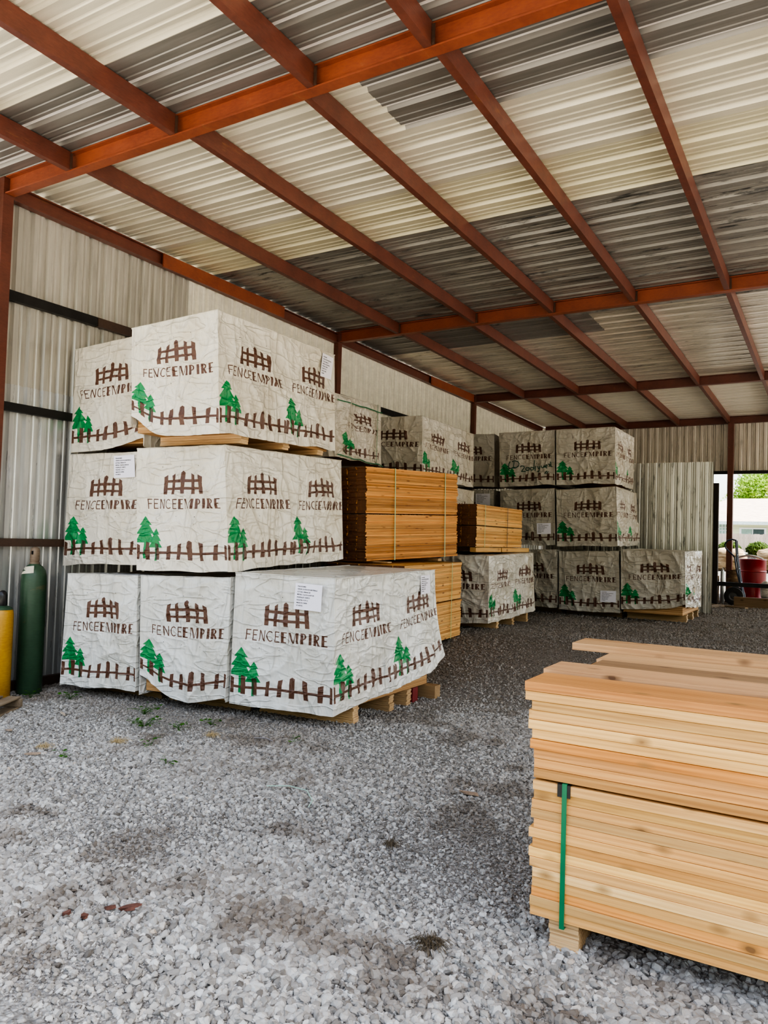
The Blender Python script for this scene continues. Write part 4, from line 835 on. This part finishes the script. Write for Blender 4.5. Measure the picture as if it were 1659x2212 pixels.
# ------------------------------------------------------------------ things by the doorway
gg = .43
o = MB().bbox((-2.32, 18.2, gg), (-2.21, 18.3, 3.1), .01).build('timber_post', M['darkwood']); tag(o, 'dark weathered timber post at the edge of the metal sheeting', 'post')
o = MB().box((-2.21, 18.2, .845), (1.4, 18.27, .935)).build('steel_rail', M['blacksteel']); tag(o, 'dark steel rail crossing in front of the red drum', 'rail')
MB().box((1.3, 18.2, gg - .05), (1.38, 18.27, .845)).build('support', M['blacksteel'], o)
o = MB().bbox((-1.84, 17.86, gg - .01), (.9, 17.96, .645), .006).build('timber_beam', M['oldwood']); o.data.materials[0] = wood('brown_beam', [(.33, .22, .12), (.24, .15, .08), (.14, .08, .045)], 8, 0); tag(o, 'brown timber beam lying on the ground before the red drum', 'timber')
bx_, by_ = -1.80, 21.5; br = .325
g = empty('steel_drum', (bx_, by_, g1(bx_, by_))); tag(g, 'dark red steel drum standing outside the doorway opening', 'drum')
MB().lathe([(0, .01), (br - .01, .01), (br, 0), (br + .008, .012), (br, .024), (br, .32), (br + .014, .335), (br + .014, .35), (br, .365), (br, .66), (br + .014, .675), (br + .014, .69), (br, .705), (br, .965), (br + .008, .975), (br, .99), (br - .015, .985), (br - .02, .96), (0, .955)], n=48).build('body', plain('drum_red_paint', (.24, .006, .012), .28, .0, var=.2, scale=3), g, smooth=.7)
hs = MB(); hs.tube([(.30 * math.cos(a) - .05, .2 * math.sin(a) + .05, .975 + .075 * math.sin(a * 1.0) ** 2 + .03) for a in np.linspace(0, 2 * PI, 30)], .022, 0, 8, False)
o = hs.build('hose_coil', plain('grey_hose', (.38, .37, .33), .6)); o.location = (bx_ - .02, by_, g1(bx_, by_) - .005); tag(o, 'grey hose coil lying on top of the red drum', 'hose')
def rock(name, c, s, mat, seed, n=3):
    import bmesh
    bm = bmesh.new(); bmesh.ops.create_icosphere(bm, subdivisions=n, radius=1); V = np.array([v.co for v in bm.verts]); d = 1 + .35 * perlin(V * 1.3 + seed) + .12 * perlin(V * 4 + seed) + .05 * perlin(V * [3, 3, 14] + seed)
    V = V * d[:, None]; V = np.sign(V) * np.abs(V) ** .75
    for v, w in zip(bm.verts, V): v.co = Vector(w * np.array(s))
    me = bpy.data.meshes.new(name); bm.to_mesh(me); bm.free(); me.materials.append(mat); me.polygons.foreach_set('use_smooth', [True] * len(me.polygons)); o = bpy.data.objects.new(name, me); o.location = c; return link(o)
def strata(name, c1, c2, c3):
    t = NT(name); co = t.co('Object', (1, 1, 5)); f = t.noise(co, 3, 6, .65, .5); return t.out(t.ramp(f, [(.35, c3), (.5, c2), (.65, c1)]), .9, 0, t.bump(f, .8, .05), .2)
MR = strata('layered_boulder', (.55, .45, .32), (.36, .27, .17), (.16, .11, .07)); MR2 = strata('grey_boulder', (.62, .58, .52), (.45, .41, .36), (.25, .22, .19))
o = rock('concrete_chunk', (-1.44, 21.0, gg + .22), (.13, .1, .24), MR2, 3.3); tag(o, 'pale broken stone leaning against the red drum', 'stone')
MB_ = strata('split_log_bark', (.40, .28, .16), (.22, .14, .08), (.08, .05, .03))
def log(c, r, h, seed, label, lean=0):
    mb = MB(); n = 20; pr = []
    for j in range(9):
        for i in range(n):
            a = 2 * PI * i / n; k = 1 + .12 * float(perlin(np.array([[math.cos(a) * 2, math.sin(a) * 2, j * .15 + seed]]))[0]) + .06 * float(perlin(np.array([[math.cos(a) * 7, math.sin(a) * 7, j * .1 + seed]]))[0])
            pr.append((r * k * math.cos(a) + lean * j / 8 * h, r * k * math.sin(a), h * j / 8 + (.03 * math.cos(a) if j == 8 else 0)))
    mb.add(pr, [(j * n + i, j * n + (i + 1) % n, (j + 1) * n + (i + 1) % n, (j + 1) * n + i) for j in range(8) for i in range(n)] + [tuple(range(n - 1, -1, -1)), tuple(range(8 * n, 9 * n))])
    o = mb.build('tree_log', MB_, smooth=.6); o.location = c; return tag(o, label, 'log', 'logs beside the hand truck')
log((-2.02, 19.15, gg), .14, .76, 1.2, 'thick split log standing upright behind the hand truck', .05)
log((-2.40, 19.1, gg), .12, .58, 5.2, 'shorter log standing next to the dark timber post')
MC = plain('silver_canister', (.5, .5, .5), .3, .8)
for k, (x_, h_, m_) in enumerate(((-2.15, .80, MC), (-2.30, .70, plain('red_canister', (.30, .02, .02), .35)))):
    g = empty('metal_canister', (x_ + .0, 18.55, gg)); tag(g, ('slim silver canister' if k == 0 else 'slim red canister') + ' standing behind the dark timber post', 'canister')
    MB().lathe([(0, 0), (.04, 0), (.042, .01), (.042, h_ - .1), (.03, h_ - .05), (.014, h_ - .04), (.014, h_), (0, h_)], n=16).build('body', m_, g, smooth=.7)
    MB().tube([(0, 0, h_), (.03, 0, h_ + .01), (.06, 0, h_ - .04)], .007, 0, 6).build('handle', M['capblack'], g)
# hand truck
hx, hy = -1.95, 18.42
HTm = plain('dark_blue_frame_paint', (.02, .035, .075), .35); HR = plain('tyre_rubber', (.035, .032, .03), .8, bump=.2)
g = empty('hand_truck', (hx, hy, gg)); tag(g, 'dark blue hand truck with pneumatic wheels leaning by the opening', 'hand truck')
for s_ in (0, .24):
    MB().tube([(.27, s_, .05), (.18, s_, .5), (.10, s_, 1.0), (.075, s_, 1.42)], .017).build('frame_rail', HTm, g)
MB().tube([(.075, 0, 1.42), (.0, 0.02, 1.44), (-.10, .05, 1.41), (-.16, .1, 1.33), (-.14, .14, 1.24), (-.05, .14, 1.15), (.045, .13, 1.05), (.08, .12, .8), (.16, .12, .45)], .016).build('handle', HTm, g)
MB().tube([(.075, 0, 1.42), (.075, .24, 1.42)], .017).build('top_bar', HTm, g)
for z_ in (.5, .8, 1.1): MB().tube([(.185 - (z_ - .5) * .16, 0, z_), (.185 - (z_ - .5) * .16, .24, z_)], .012).build('cross_bar', HTm, g)
MB().box((.26, -.03, .03), (.45, .27, .04)).build('toe_plate', HTm, g)
for s_ in (-.10, .30):
    w = MB(); Rx = Matrix.Translation((.06, s_, .20)) @ Matrix.Rotation(PI / 2, 4, 'X')
    w.lathe([(.095, -.03), (.15, -.038), (.19, -.028), (.2, 0), (.19, .028), (.15, .038), (.095, .03)], n=32, M=Rx); wh = w.build('wheel', HR, g, smooth=.7)
    w = MB(); w.lathe([(0, -.035), (.03, -.035), (.03, -.012), (.07, -.008), (.096, -.028), (.096, .028), (.07, .008), (.03, .012), (.03, .035), (0, .035)], n=24, M=Rx); w.build('hub', plain('grey_hub', (.12, .115, .11), .5, .3), wh, smooth=.7)
MB().tube([(.06, -.14, .20), (.06, .34, .20)], .012).build('axle', HTm, g)
o = MB().bbox((-.4, -.04, 0), (.4, .04, .05)).build('timber_offcut', M['oldwood']); o.location = (-2.2, 17.2, gg + .005); o.rotation_euler = (0, 0, 1.1); tag(o, 'grey timber offcut lying at the foot of the metal sheeting', 'timber')
o = MB().bbox((-.45, -.05, 0), (.45, .05, .03)).build('timber_offcut', M['oldwood']); o.location = (-1.95, 17.65, gg + .005); o.rotation_euler = (0, 0, -.5); o.color = (1.5, 1.4, 1.2, 1); tag(o, 'pale timber offcut lying in front of the hand truck wheel', 'timber')

# ------------------------------------------------------------------ outside beyond the opening
M['leaf'] = None
def leaf_mat(name, c1, c2):
    t = NT(name); oi = t.n('ShaderNodeNewGeometry'); f = t.noise(t.co('Object'), 1.1, 3); c = t.ramp(f, [(.35, c2), (.62, c1)])
    m = t.out(c, .55, 0, None, .3); t.b.inputs['Subsurface Weight'].default_value = 0
    tr = t.n('ShaderNodeBsdfTranslucent'); t.l(c, tr.inputs[0]); mx = t.n('ShaderNodeMixShader'); mx.inputs[0].default_value = .45; t.l(t.b.outputs[0], mx.inputs[1]); t.l(tr.outputs[0], mx.inputs[2])
    t.l(mx.outputs[0], t.t.nodes['Material Output'].inputs[0]); return m
LF = leaf_mat('bright_leaves', (.42, .58, .10), (.16, .30, .045)); LF2 = leaf_mat('yellow_green_leaves', (.60, .62, .10), (.25, .38, .06)); LB = leaf_mat('hedge_leaves', (.16, .24, .06), (.045, .09, .02))
def crown(n, cs, sz, seed, flat=1.):
    r = np.random.default_rng(seed); V = []; F = []
    cs = np.array(cs); w = cs[:, 3] ** 2; w /= w.sum(); ids = r.choice(len(cs), n, p=w); d = r.normal(size=(n, 3)); d /= np.linalg.norm(d, axis=1)[:, None]
    rad = cs[ids, 3] * r.uniform(.55, 1.03, n) * (1 + .18 * perlin(d * 3 + ids[:, None])); P = cs[ids, :3] + d * rad[:, None] * [1, 1, flat]
    a = r.normal(size=(n, 3)); a /= np.linalg.norm(a, axis=1)[:, None]; b = np.cross(a, r.normal(size=(n, 3))); b /= np.linalg.norm(b, axis=1)[:, None]; s = sz * r.uniform(.6, 1.3, n)[:, None]
    V = np.stack([P - a * s, P + b * s * .5, P + a * s, P - b * s * .5], 1).reshape(-1, 3); F = [(4 * i, 4 * i + 1, 4 * i + 2, 4 * i + 3) for i in range(n)]
    return V, F
BK = plain('tree_bark', (.16, .12, .09), .9, bump=.5)
def tree(x, y, z, h, blobs, n, sz, mat, label, seed):
    g = empty('tree', (x, y, z)); tag(g, label, 'tree', 'trees behind the house'); V, F = crown(n, blobs, sz, seed); MB().add(V, F).build('crown', mat, g)
    t = MB().tube([(0, 0, 0), (.1, 0, h * .3), (-.1, .1, h * .6)], [.35, .25, .12], n=10); 
    for k in range(5): a = k * 1.3; t.tube([(0, 0, h * .35), (math.cos(a) * 1.2, math.sin(a) * 1.2, h * .6), (math.cos(a) * 2.2, math.sin(a) * 2.2, h * .75)], [.14, .09, .04], n=6)
    t.build('trunk', BK, g); return g
tree(-6.4, 92, 1.5, 9, [(0, 0, 6.0, 3.0), (-2.2, -1, 4.6, 2.2), (2.3, -1, 5.2, 2.4), (.5, .5, 8.6, 2.4), (-1.2, -2, 7.0, 1.8), (3.2, 0, 7.4, 2.0), (0, -2, 3.6, 2)], 15000, .17, LF, 'bright green leafy tree rising behind the left half of the house roof', 1)
tree(-.8, 80, 1.5, 10, [(0, 0, 6.5, 3.2), (-2.4, -1, 5.6, 2.4), (2.5, 0, 5.6, 2.6), (0, 0, 9.4, 2.6), (-1.4, -2, 7.8, 2.0), (1.8, -1, 3.6, 1.8)], 15000, .17, LF2, 'yellow-green leafy tree rising behind the right half of the house roof', 2)
tree(-1.75, 58, 1.5, 6, [(1.2, 0, 4.3, 1.4), (1.6, 0, 5.6, 1.3), (1.9, 0, 3.3, .9)], 5000, .13, LF, 'leafy branch of a tree hanging in front of the house at the right edge', 3)
# house
HY = 62.; k_ = HY / 40.
def hz_(zz, Yr, Y): return 1.65 + (zz - 1.65) * Y / Yr
g = empty('house', (-4, HY, 1.5)); tag(g, 'pale yellow bungalow with a beige shingle roof beyond the fence', 'house')
HO = Vector((-4, HY, 1.5))
def HL(x, y, z): return (x - HO.x, y - HO.y, z - HO.z)
sid = NT('yellow_lap_siding'); sx = sid.n('ShaderNodeSeparateXYZ'); sid.l(sid.co('Object'), sx.inputs[0]); fr = sid.math('FRACT', sid.math('MULTIPLY', sx.outputs[2], 6.)); SD = sid.out(sid.ramp(fr, [(0, (.45, .5, .32)), (.12, (.74, .78, .52)), (1, (.78, .82, .58))]), .6)
zev = hz_(2.96, 40, HY)
xl, xr = -11.5, 3.5
MB().box(HL(xl, HY, 1.4), HL(xr, HY + 8, zev)).build('wall', SD, g)
rf = NT('beige_shingle_roof'); f = rf.noise(rf.co('Object', (1, 4, 4)), 2.5, 6, .6); RF = rf.out(rf.ramp(f, [(.35, (.42, .33, .27)), (.65, (.58, .48, .40))]), .85)
zr_ = hz_(4.364, 45, HY + 5); xri = -7.2
ro = MB().add([HL(xl - .5, HY - .6, zev), HL(xr + .5, HY - .6, zev), HL(xr - 3.5, HY + 4.4, zr_), HL(xri, HY + 4.4, zr_), HL(xl - .5, HY + 9.2, zev), HL(xr + .5, HY + 9.2, zev)], [(0, 1, 2, 3), (0, 3, 4), (1, 5, 2), (3, 2, 5, 4)]).build('roof', RF, g)
MB().box(HL(xl - .5, HY - .66, zev - .2), HL(xr + .5, HY - .6, zev + .04)).build('fascia', plain('pale_fascia', (.72, .80, .78), .5), g)
WT = plain('white_window_trim', (.85, .86, .84), .5, var=.03); GL = plain('window_glass', (.05, .08, .09), .08, 0, spec=1); GL2 = plain('window_glass_green', (.30, .42, .36), .2)
def win(x0, x1, z0, z1, nx_, nz_, panes):
    w = MB().box(HL(x0 - .12, HY - .05, z0 - .12), HL(x1 + .12, HY - .002, z1 + .12)).build('window', WT, g)
    n = len(panes)
    for i, m_ in enumerate(panes):
        a = x0 + (x1 - x0) * i / n + .03; b = x0 + (x1 - x0) * (i + 1) / n - .03; MB().box(HL(a, HY - .07, z0), HL(b, HY - .051, z1)).build('pane', m_, w)
    mm = MB()
    for i in range(1, nx_): xx = x0 + (x1 - x0) * i / nx_; mm.box(HL(xx - .02, HY - .09, z0), HL(xx + .02, HY - .071, z1))
    for j in range(1, nz_): zz = z0 + (z1 - z0) * j / nz_; mm.box(HL(x0, HY - .09, zz - .02), HL(x1, HY - .071, zz + .02))
    if mm.v: mm.build('muntins', WT, w)
win(-4.95 * k_, -4.40 * k_, hz_(2.40, 40, HY), hz_(2.84, 40, HY), 4, 3, [GL2])
win(-3.85 * k_, -2.84 * k_, hz_(2.36, 40, HY), hz_(2.63, 40, HY), 1, 1, [GL2, GL])
MB().box(HL(-3.33 * HY / 41.5, HY + 1.6, hz_(3.45, 43, HY + 2.)), HL(-2.98 * HY / 41.5, HY + 2.1, hz_(3.53, 43, HY + 2.))).box(HL(-3.36 * HY / 41.5, HY + 1.5, hz_(3.53, 43, HY + 2.)), HL(-2.95 * HY / 41.5, HY + 2.2, hz_(3.545, 43, HY + 2.))).build('roof_vent', WT, g)
# board fence
FY = 50.; fw_ = wood('weathered_fence', [(.62, .52, .43), (.52, .42, .34), (.40, .31, .25)], 5, 2, knots=False, vary=.25)
g = empty('board_fence', (-4, FY, 1.5)); tag(g, 'weathered vertical board fence in front of the house', 'fence')
ft = hz_(2.25, 32, FY)
for k in range(90):
    x_ = -10 + k * .155; b = MB().box((x_ + 4, 0, 0), (x_ + 4 + .145, .02, ft - 1.5 + random.uniform(-.02, .02))).build('fence_board', fw_, g)
MB().box((-6, .02, .3), (8, .07, .4)).box((-6, .02, ft - 1.8), (8, .07, ft - 1.7)).build('fence_rail', fw_, g)
# boulders and clipped bushes
for k, (x_, w_, h_, y_, m_, lb) in enumerate(((-4.2, .75, .36, 24.3, MR, 'brown layered boulder at the left of the retaining row, partly behind the sheeting'), (-2.62, .46, .36, 24.2, MR, 'brown layered boulder behind the hand truck'), (-1.2, .76, .34, 24.2, MR, 'long brown layered boulder behind the red drum'), (.8, .85, .35, 24.3, MR, 'brown layered boulder at the right end of the retaining row'))):
    o = rock('boulder', (x_, y_, 1.34), (w_, .38, h_), m_, k * 2.7 + 1); tag(o, lb, 'boulder', 'boulders of the retaining row')
for k in range(7):
    x_ = -4.3 + k * .78; V, F = crown(4600, [(0, 0, .16, .31), (.12, .0, .13, .22), (-.12, 0, .14, .22)], .032, 20 + k, .75)
    o = MB().add(V, F).build('clipped_bush', LB); o.location = (x_, 25.2, 1.56 - .05); tag(o, 'low clipped green bush above the boulders, %s from the left' % ordw[k], 'bush', 'low bushes above the boulders')

# ------------------------------------------------------------------ weeds and debris on the gravel
WG = leaf_mat('weed_leaves', (.09, .24, .03), (.04, .13, .015)); DRY = plain('dry_grass', (.42, .32, .17), .8); BRK = plain('red_brown_bark', (.11, .045, .03), .8, var=.4, scale=40)
def weed(x, y, n, r, seed, label):
    rr = random.Random(seed); g = empty('weed_plant', (x, y, g1(x, y))); tag(g, label, 'weed', 'weeds growing in the gravel'); st = MB(); lv = MB()
    for k in range(n):
        a = rr.uniform(0, 2 * PI); d = rr.uniform(.15, 1) * r; h = rr.uniform(.02, .075); p = Vector((math.cos(a) * d, math.sin(a) * d, h)); st.tube([(0, 0, -.005), (p.x * .5, p.y * .5, h * .8), tuple(p)], .0012, 0, 4)
        s = rr.uniform(.014, .03); ax = Vector((math.cos(a), math.sin(a), rr.uniform(-.3, .3))).normalized(); sd = ax.cross(Vector((rr.uniform(-.4, .4), rr.uniform(-.4, .4), 1))).normalized()
        pts = [p, p + ax * s * .5 + sd * s * .75, p + ax * s * .9 + sd * s * .45, p + ax * s * 1.4, p + ax * s * .9 - sd * s * .45, p + ax * s * .5 - sd * s * .75]
        lv.add(pts, [(0, 1, 2, 3), (0, 3, 4, 5)])
    st.build('stem', WG, g); lv.build('leaves', WG, g)
weed(-5.02, 4.62, 26, .16, 1, 'leafy green weed in the gravel before the white pallet with rolled hem'); weed(-4.72, 4.72, 16, .10, 9, 'second leafy weed just right of the larger weed clump')
weed(-5.35, 4.92, 24, .15, 2, 'spreading green weed nearest the stack, before the left white pallets'); weed(-4.62, 5.0, 12, .09, 3, 'small weed under the hem of the white pallets')
weed(-4.49, 4.2, 7, .06, 4, 'lone small weed with broad leaves in open gravel'); weed(-6.35, 4.90, 20, .10, 5, 'weed growing at the left foot of the bottom row'); weed(-6.72, 4.74, 14, .07, 6, 'weed growing at the foot of the green cylinder')
weed(-3.70, 4.95, 8, .07, 7, 'tiny weed in front of the labelled white pallet'); weed(-4.75, 3.62, 8, .05, 8, 'tiny yellow-green weed on the left side of the open gravel'); weed(-4.05, 3.95, 8, .05, 12, 'tiny dark weed in the middle of the open gravel')
def dry(x, y, r, n, seed, label, mat=DRY):
    rr = random.Random(seed); m = MB()
    for k in range(n):
        a = rr.uniform(0, 2 * PI); d = rr.uniform(.2, 1) * r; x0 = rr.uniform(-.4, .4) * r; y0 = rr.uniform(-.4, .4) * r
        m.tube([(x0, y0, .012), (x0 + math.cos(a) * d * .5, y0 + math.sin(a) * d * .5, rr.uniform(.015, .045)), (x0 + math.cos(a) * d, y0 + math.sin(a) * d, .01)], .0011, 0, 3)
    o = m.build('dry_grass_clump', mat); o.location = (x, y, g1(x, y)); tag(o, label, 'dry grass', 'dry grass clumps on the gravel')
dry(-4.78, 4.15, .09, 70, 1, 'straw-coloured dry grass clump near the lone weed'); dry(-5.1, 3.72, .075, 60, 2, 'straw-coloured dry grass clump at the left of the open gravel'); dry(-4.35, 4.72, .08, 60, 3, 'straw-coloured dry grass clump before the middle white pallet')
dry(-1.40, 2.83, .085, 150, 4, 'dark matted grass clump at the bottom beside the lumber stack', plain('dark_dry_grass', (.10, .075, .045), .9))
dry(-2.03, 3.62, .06, 60, 5, 'small dark grass clump in the middle of the gravel', plain('dark_dry_grass_b', (.13, .10, .065), .9))
def chip(x, y, l, w, rz, mat, label, seed=0, name='bark_chip', h=.012):
    rr = random.Random(seed); n = 7; v = []
    for t in (0, 1):
        for i in range(n): a = 2 * PI * i / n; k = rr.uniform(.7, 1.1); v.append((math.cos(a) * l * k, math.sin(a) * w * k, t * h + rr.uniform(0, .006)))
    m = MB().add(v, [tuple(range(n - 1, -1, -1)), tuple(range(n, 2 * n))] + [(i, (i + 1) % n, n + (i + 1) % n, n + i) for i in range(n)]); o = m.build(name, mat); o.location = (x, y, g1(x, y) + .012); o.rotation_euler = (rr.uniform(-.2, .2), rr.uniform(-.2, .2), rz); tag(o, label, 'debris', 'bits of debris on the gravel'); return o
chip(-2.60, 2.36, .055, .022, .9, BRK, 'largest dark red-brown bark chip in the lower left gravel', 1); chip(-2.67, 2.31, .03, .016, .2, BRK, 'dark red-brown bark chip touching the largest bark chip', 2)
chip(-2.70, 2.20, .022, .014, 2, BRK, 'small bark chip below the largest bark chip', 3); chip(-2.78, 2.18, .02, .012, 1, BRK, 'lowest small bark chip in the lower left gravel', 4)
PLK = plain('weathered_wood_chip', (.28, .20, .14), .85, var=.3, scale=60)
chip(-4.98, 3.55, .07, .014, .35, PLK, 'long reddish wood splinter at the left of the gravel', 5, 'wood_splinter'); chip(-5.72, 3.85, .035, .018, .2, PLK, 'flat brown wood chip near the left edge', 6, 'wood_chip')
chip(-2.02, 4.62, .075, .028, .1, PLK, 'flat grey-brown wood scrap left of the lumber stack', 7, 'wood_chip'); chip(-5.85, 4.45, .07, .012, -.3, plain('pale_wood', (.45, .36, .27), .8), 'pale wood splinter between the old pallet and the stack', 8, 'wood_splinter')
def cord(pts, r, mat, label, name):
    m = MB(); m.tube([(x, y, g1(x, y) + z) for x, y, z in pts], r, 0, 5); o = m.build(name, mat); tag(o, label, 'cord'); return o
cord([(-3.15, 3.95, .03), (-3.0, 4.0, .045), (-2.85, 3.98, .05), (-2.75, 3.9, .03), (-2.72, 3.82, .02)], .003, plain('pale_green_twine', (.35, .55, .45), .6), 'loose pale green strap curl on the open gravel', 'strap_scrap')
cord([(-4.0, 4.84, .02), (-3.9, 4.86, .03), (-3.82, 4.85, .02)], .006, plain('grey_stick', (.22, .2, .2), .8), 'thin grey stick before the labelled white pallet', 'stick')

# ------------------------------------------------------------------ light
sc = bpy.context.scene; w = bpy.data.worlds.new('sky'); sc.world = w; w.use_nodes = True; nt = w.node_tree
sky = nt.nodes.new('ShaderNodeTexSky'); sky.sky_type = 'NISHITA'; sky.sun_disc = False; sky.sun_elevation = math.radians(52); sky.sun_rotation = math.radians(80); sky.air_density = 1.2; sky.dust_density = 2.5; sky.ozone_density = 1
bg = nt.nodes['Background']
hs_ = nt.nodes.new('ShaderNodeHueSaturation'); hs_.inputs['Saturation'].default_value = .55; nt.links.new(sky.outputs[0], hs_.inputs['Color'])
tcw = nt.nodes.new('ShaderNodeTexCoord'); sxw = nt.nodes.new('ShaderNodeSeparateXYZ'); nt.links.new(tcw.outputs['Generated'], sxw.inputs[0])
mz = nt.nodes.new('ShaderNodeMapRange'); mz.inputs[1].default_value = .34; mz.inputs[2].default_value = .16; nt.links.new(sxw.outputs[2], mz.inputs[0])
my = nt.nodes.new('ShaderNodeMapRange'); my.inputs[1].default_value = .5; my.inputs[2].default_value = .2; nt.links.new(sxw.outputs[1], my.inputs[0])
mm_ = nt.nodes.new('ShaderNodeMath'); mm_.operation = 'MULTIPLY'; nt.links.new(mz.outputs[0], mm_.inputs[0]); nt.links.new(my.outputs[0], mm_.inputs[1])
mxw = nt.nodes.new('ShaderNodeMix'); mxw.data_type = 'RGBA'; nt.links.new(mm_.outputs[0], mxw.inputs[0]); nt.links.new(hs_.outputs[0], mxw.inputs[6]); mxw.inputs[7].default_value = (.9, 1.0, .7, 1)  # low sky behind camera darkened as an unseen treeline, dims the deep interior
nt.links.new(mxw.outputs[2], bg.inputs[0]); bg.inputs[1].default_value = .30
sun = bpy.data.lights.new('sun', 'SUN'); sun.energy = 8.5; sun.angle = math.radians(.6); sun.color = (1, .95, .86); so = bpy.data.objects.new('sun', sun); COL.objects.link(so)
so.rotation_euler = Vector((-.70, -.16, -.95)).to_track_quat('-Z', 'Y').to_euler()
sc.view_settings.view_transform = 'AgX'; sc.view_settings.look = 'AgX - High Contrast'; sc.view_settings.exposure = 1.15
sc.cycles.max_bounces = 10; sc.cycles.diffuse_bounces = 6; sc.cycles.glossy_bounces = 4; sc.cycles.sample_clamp_indirect = 6
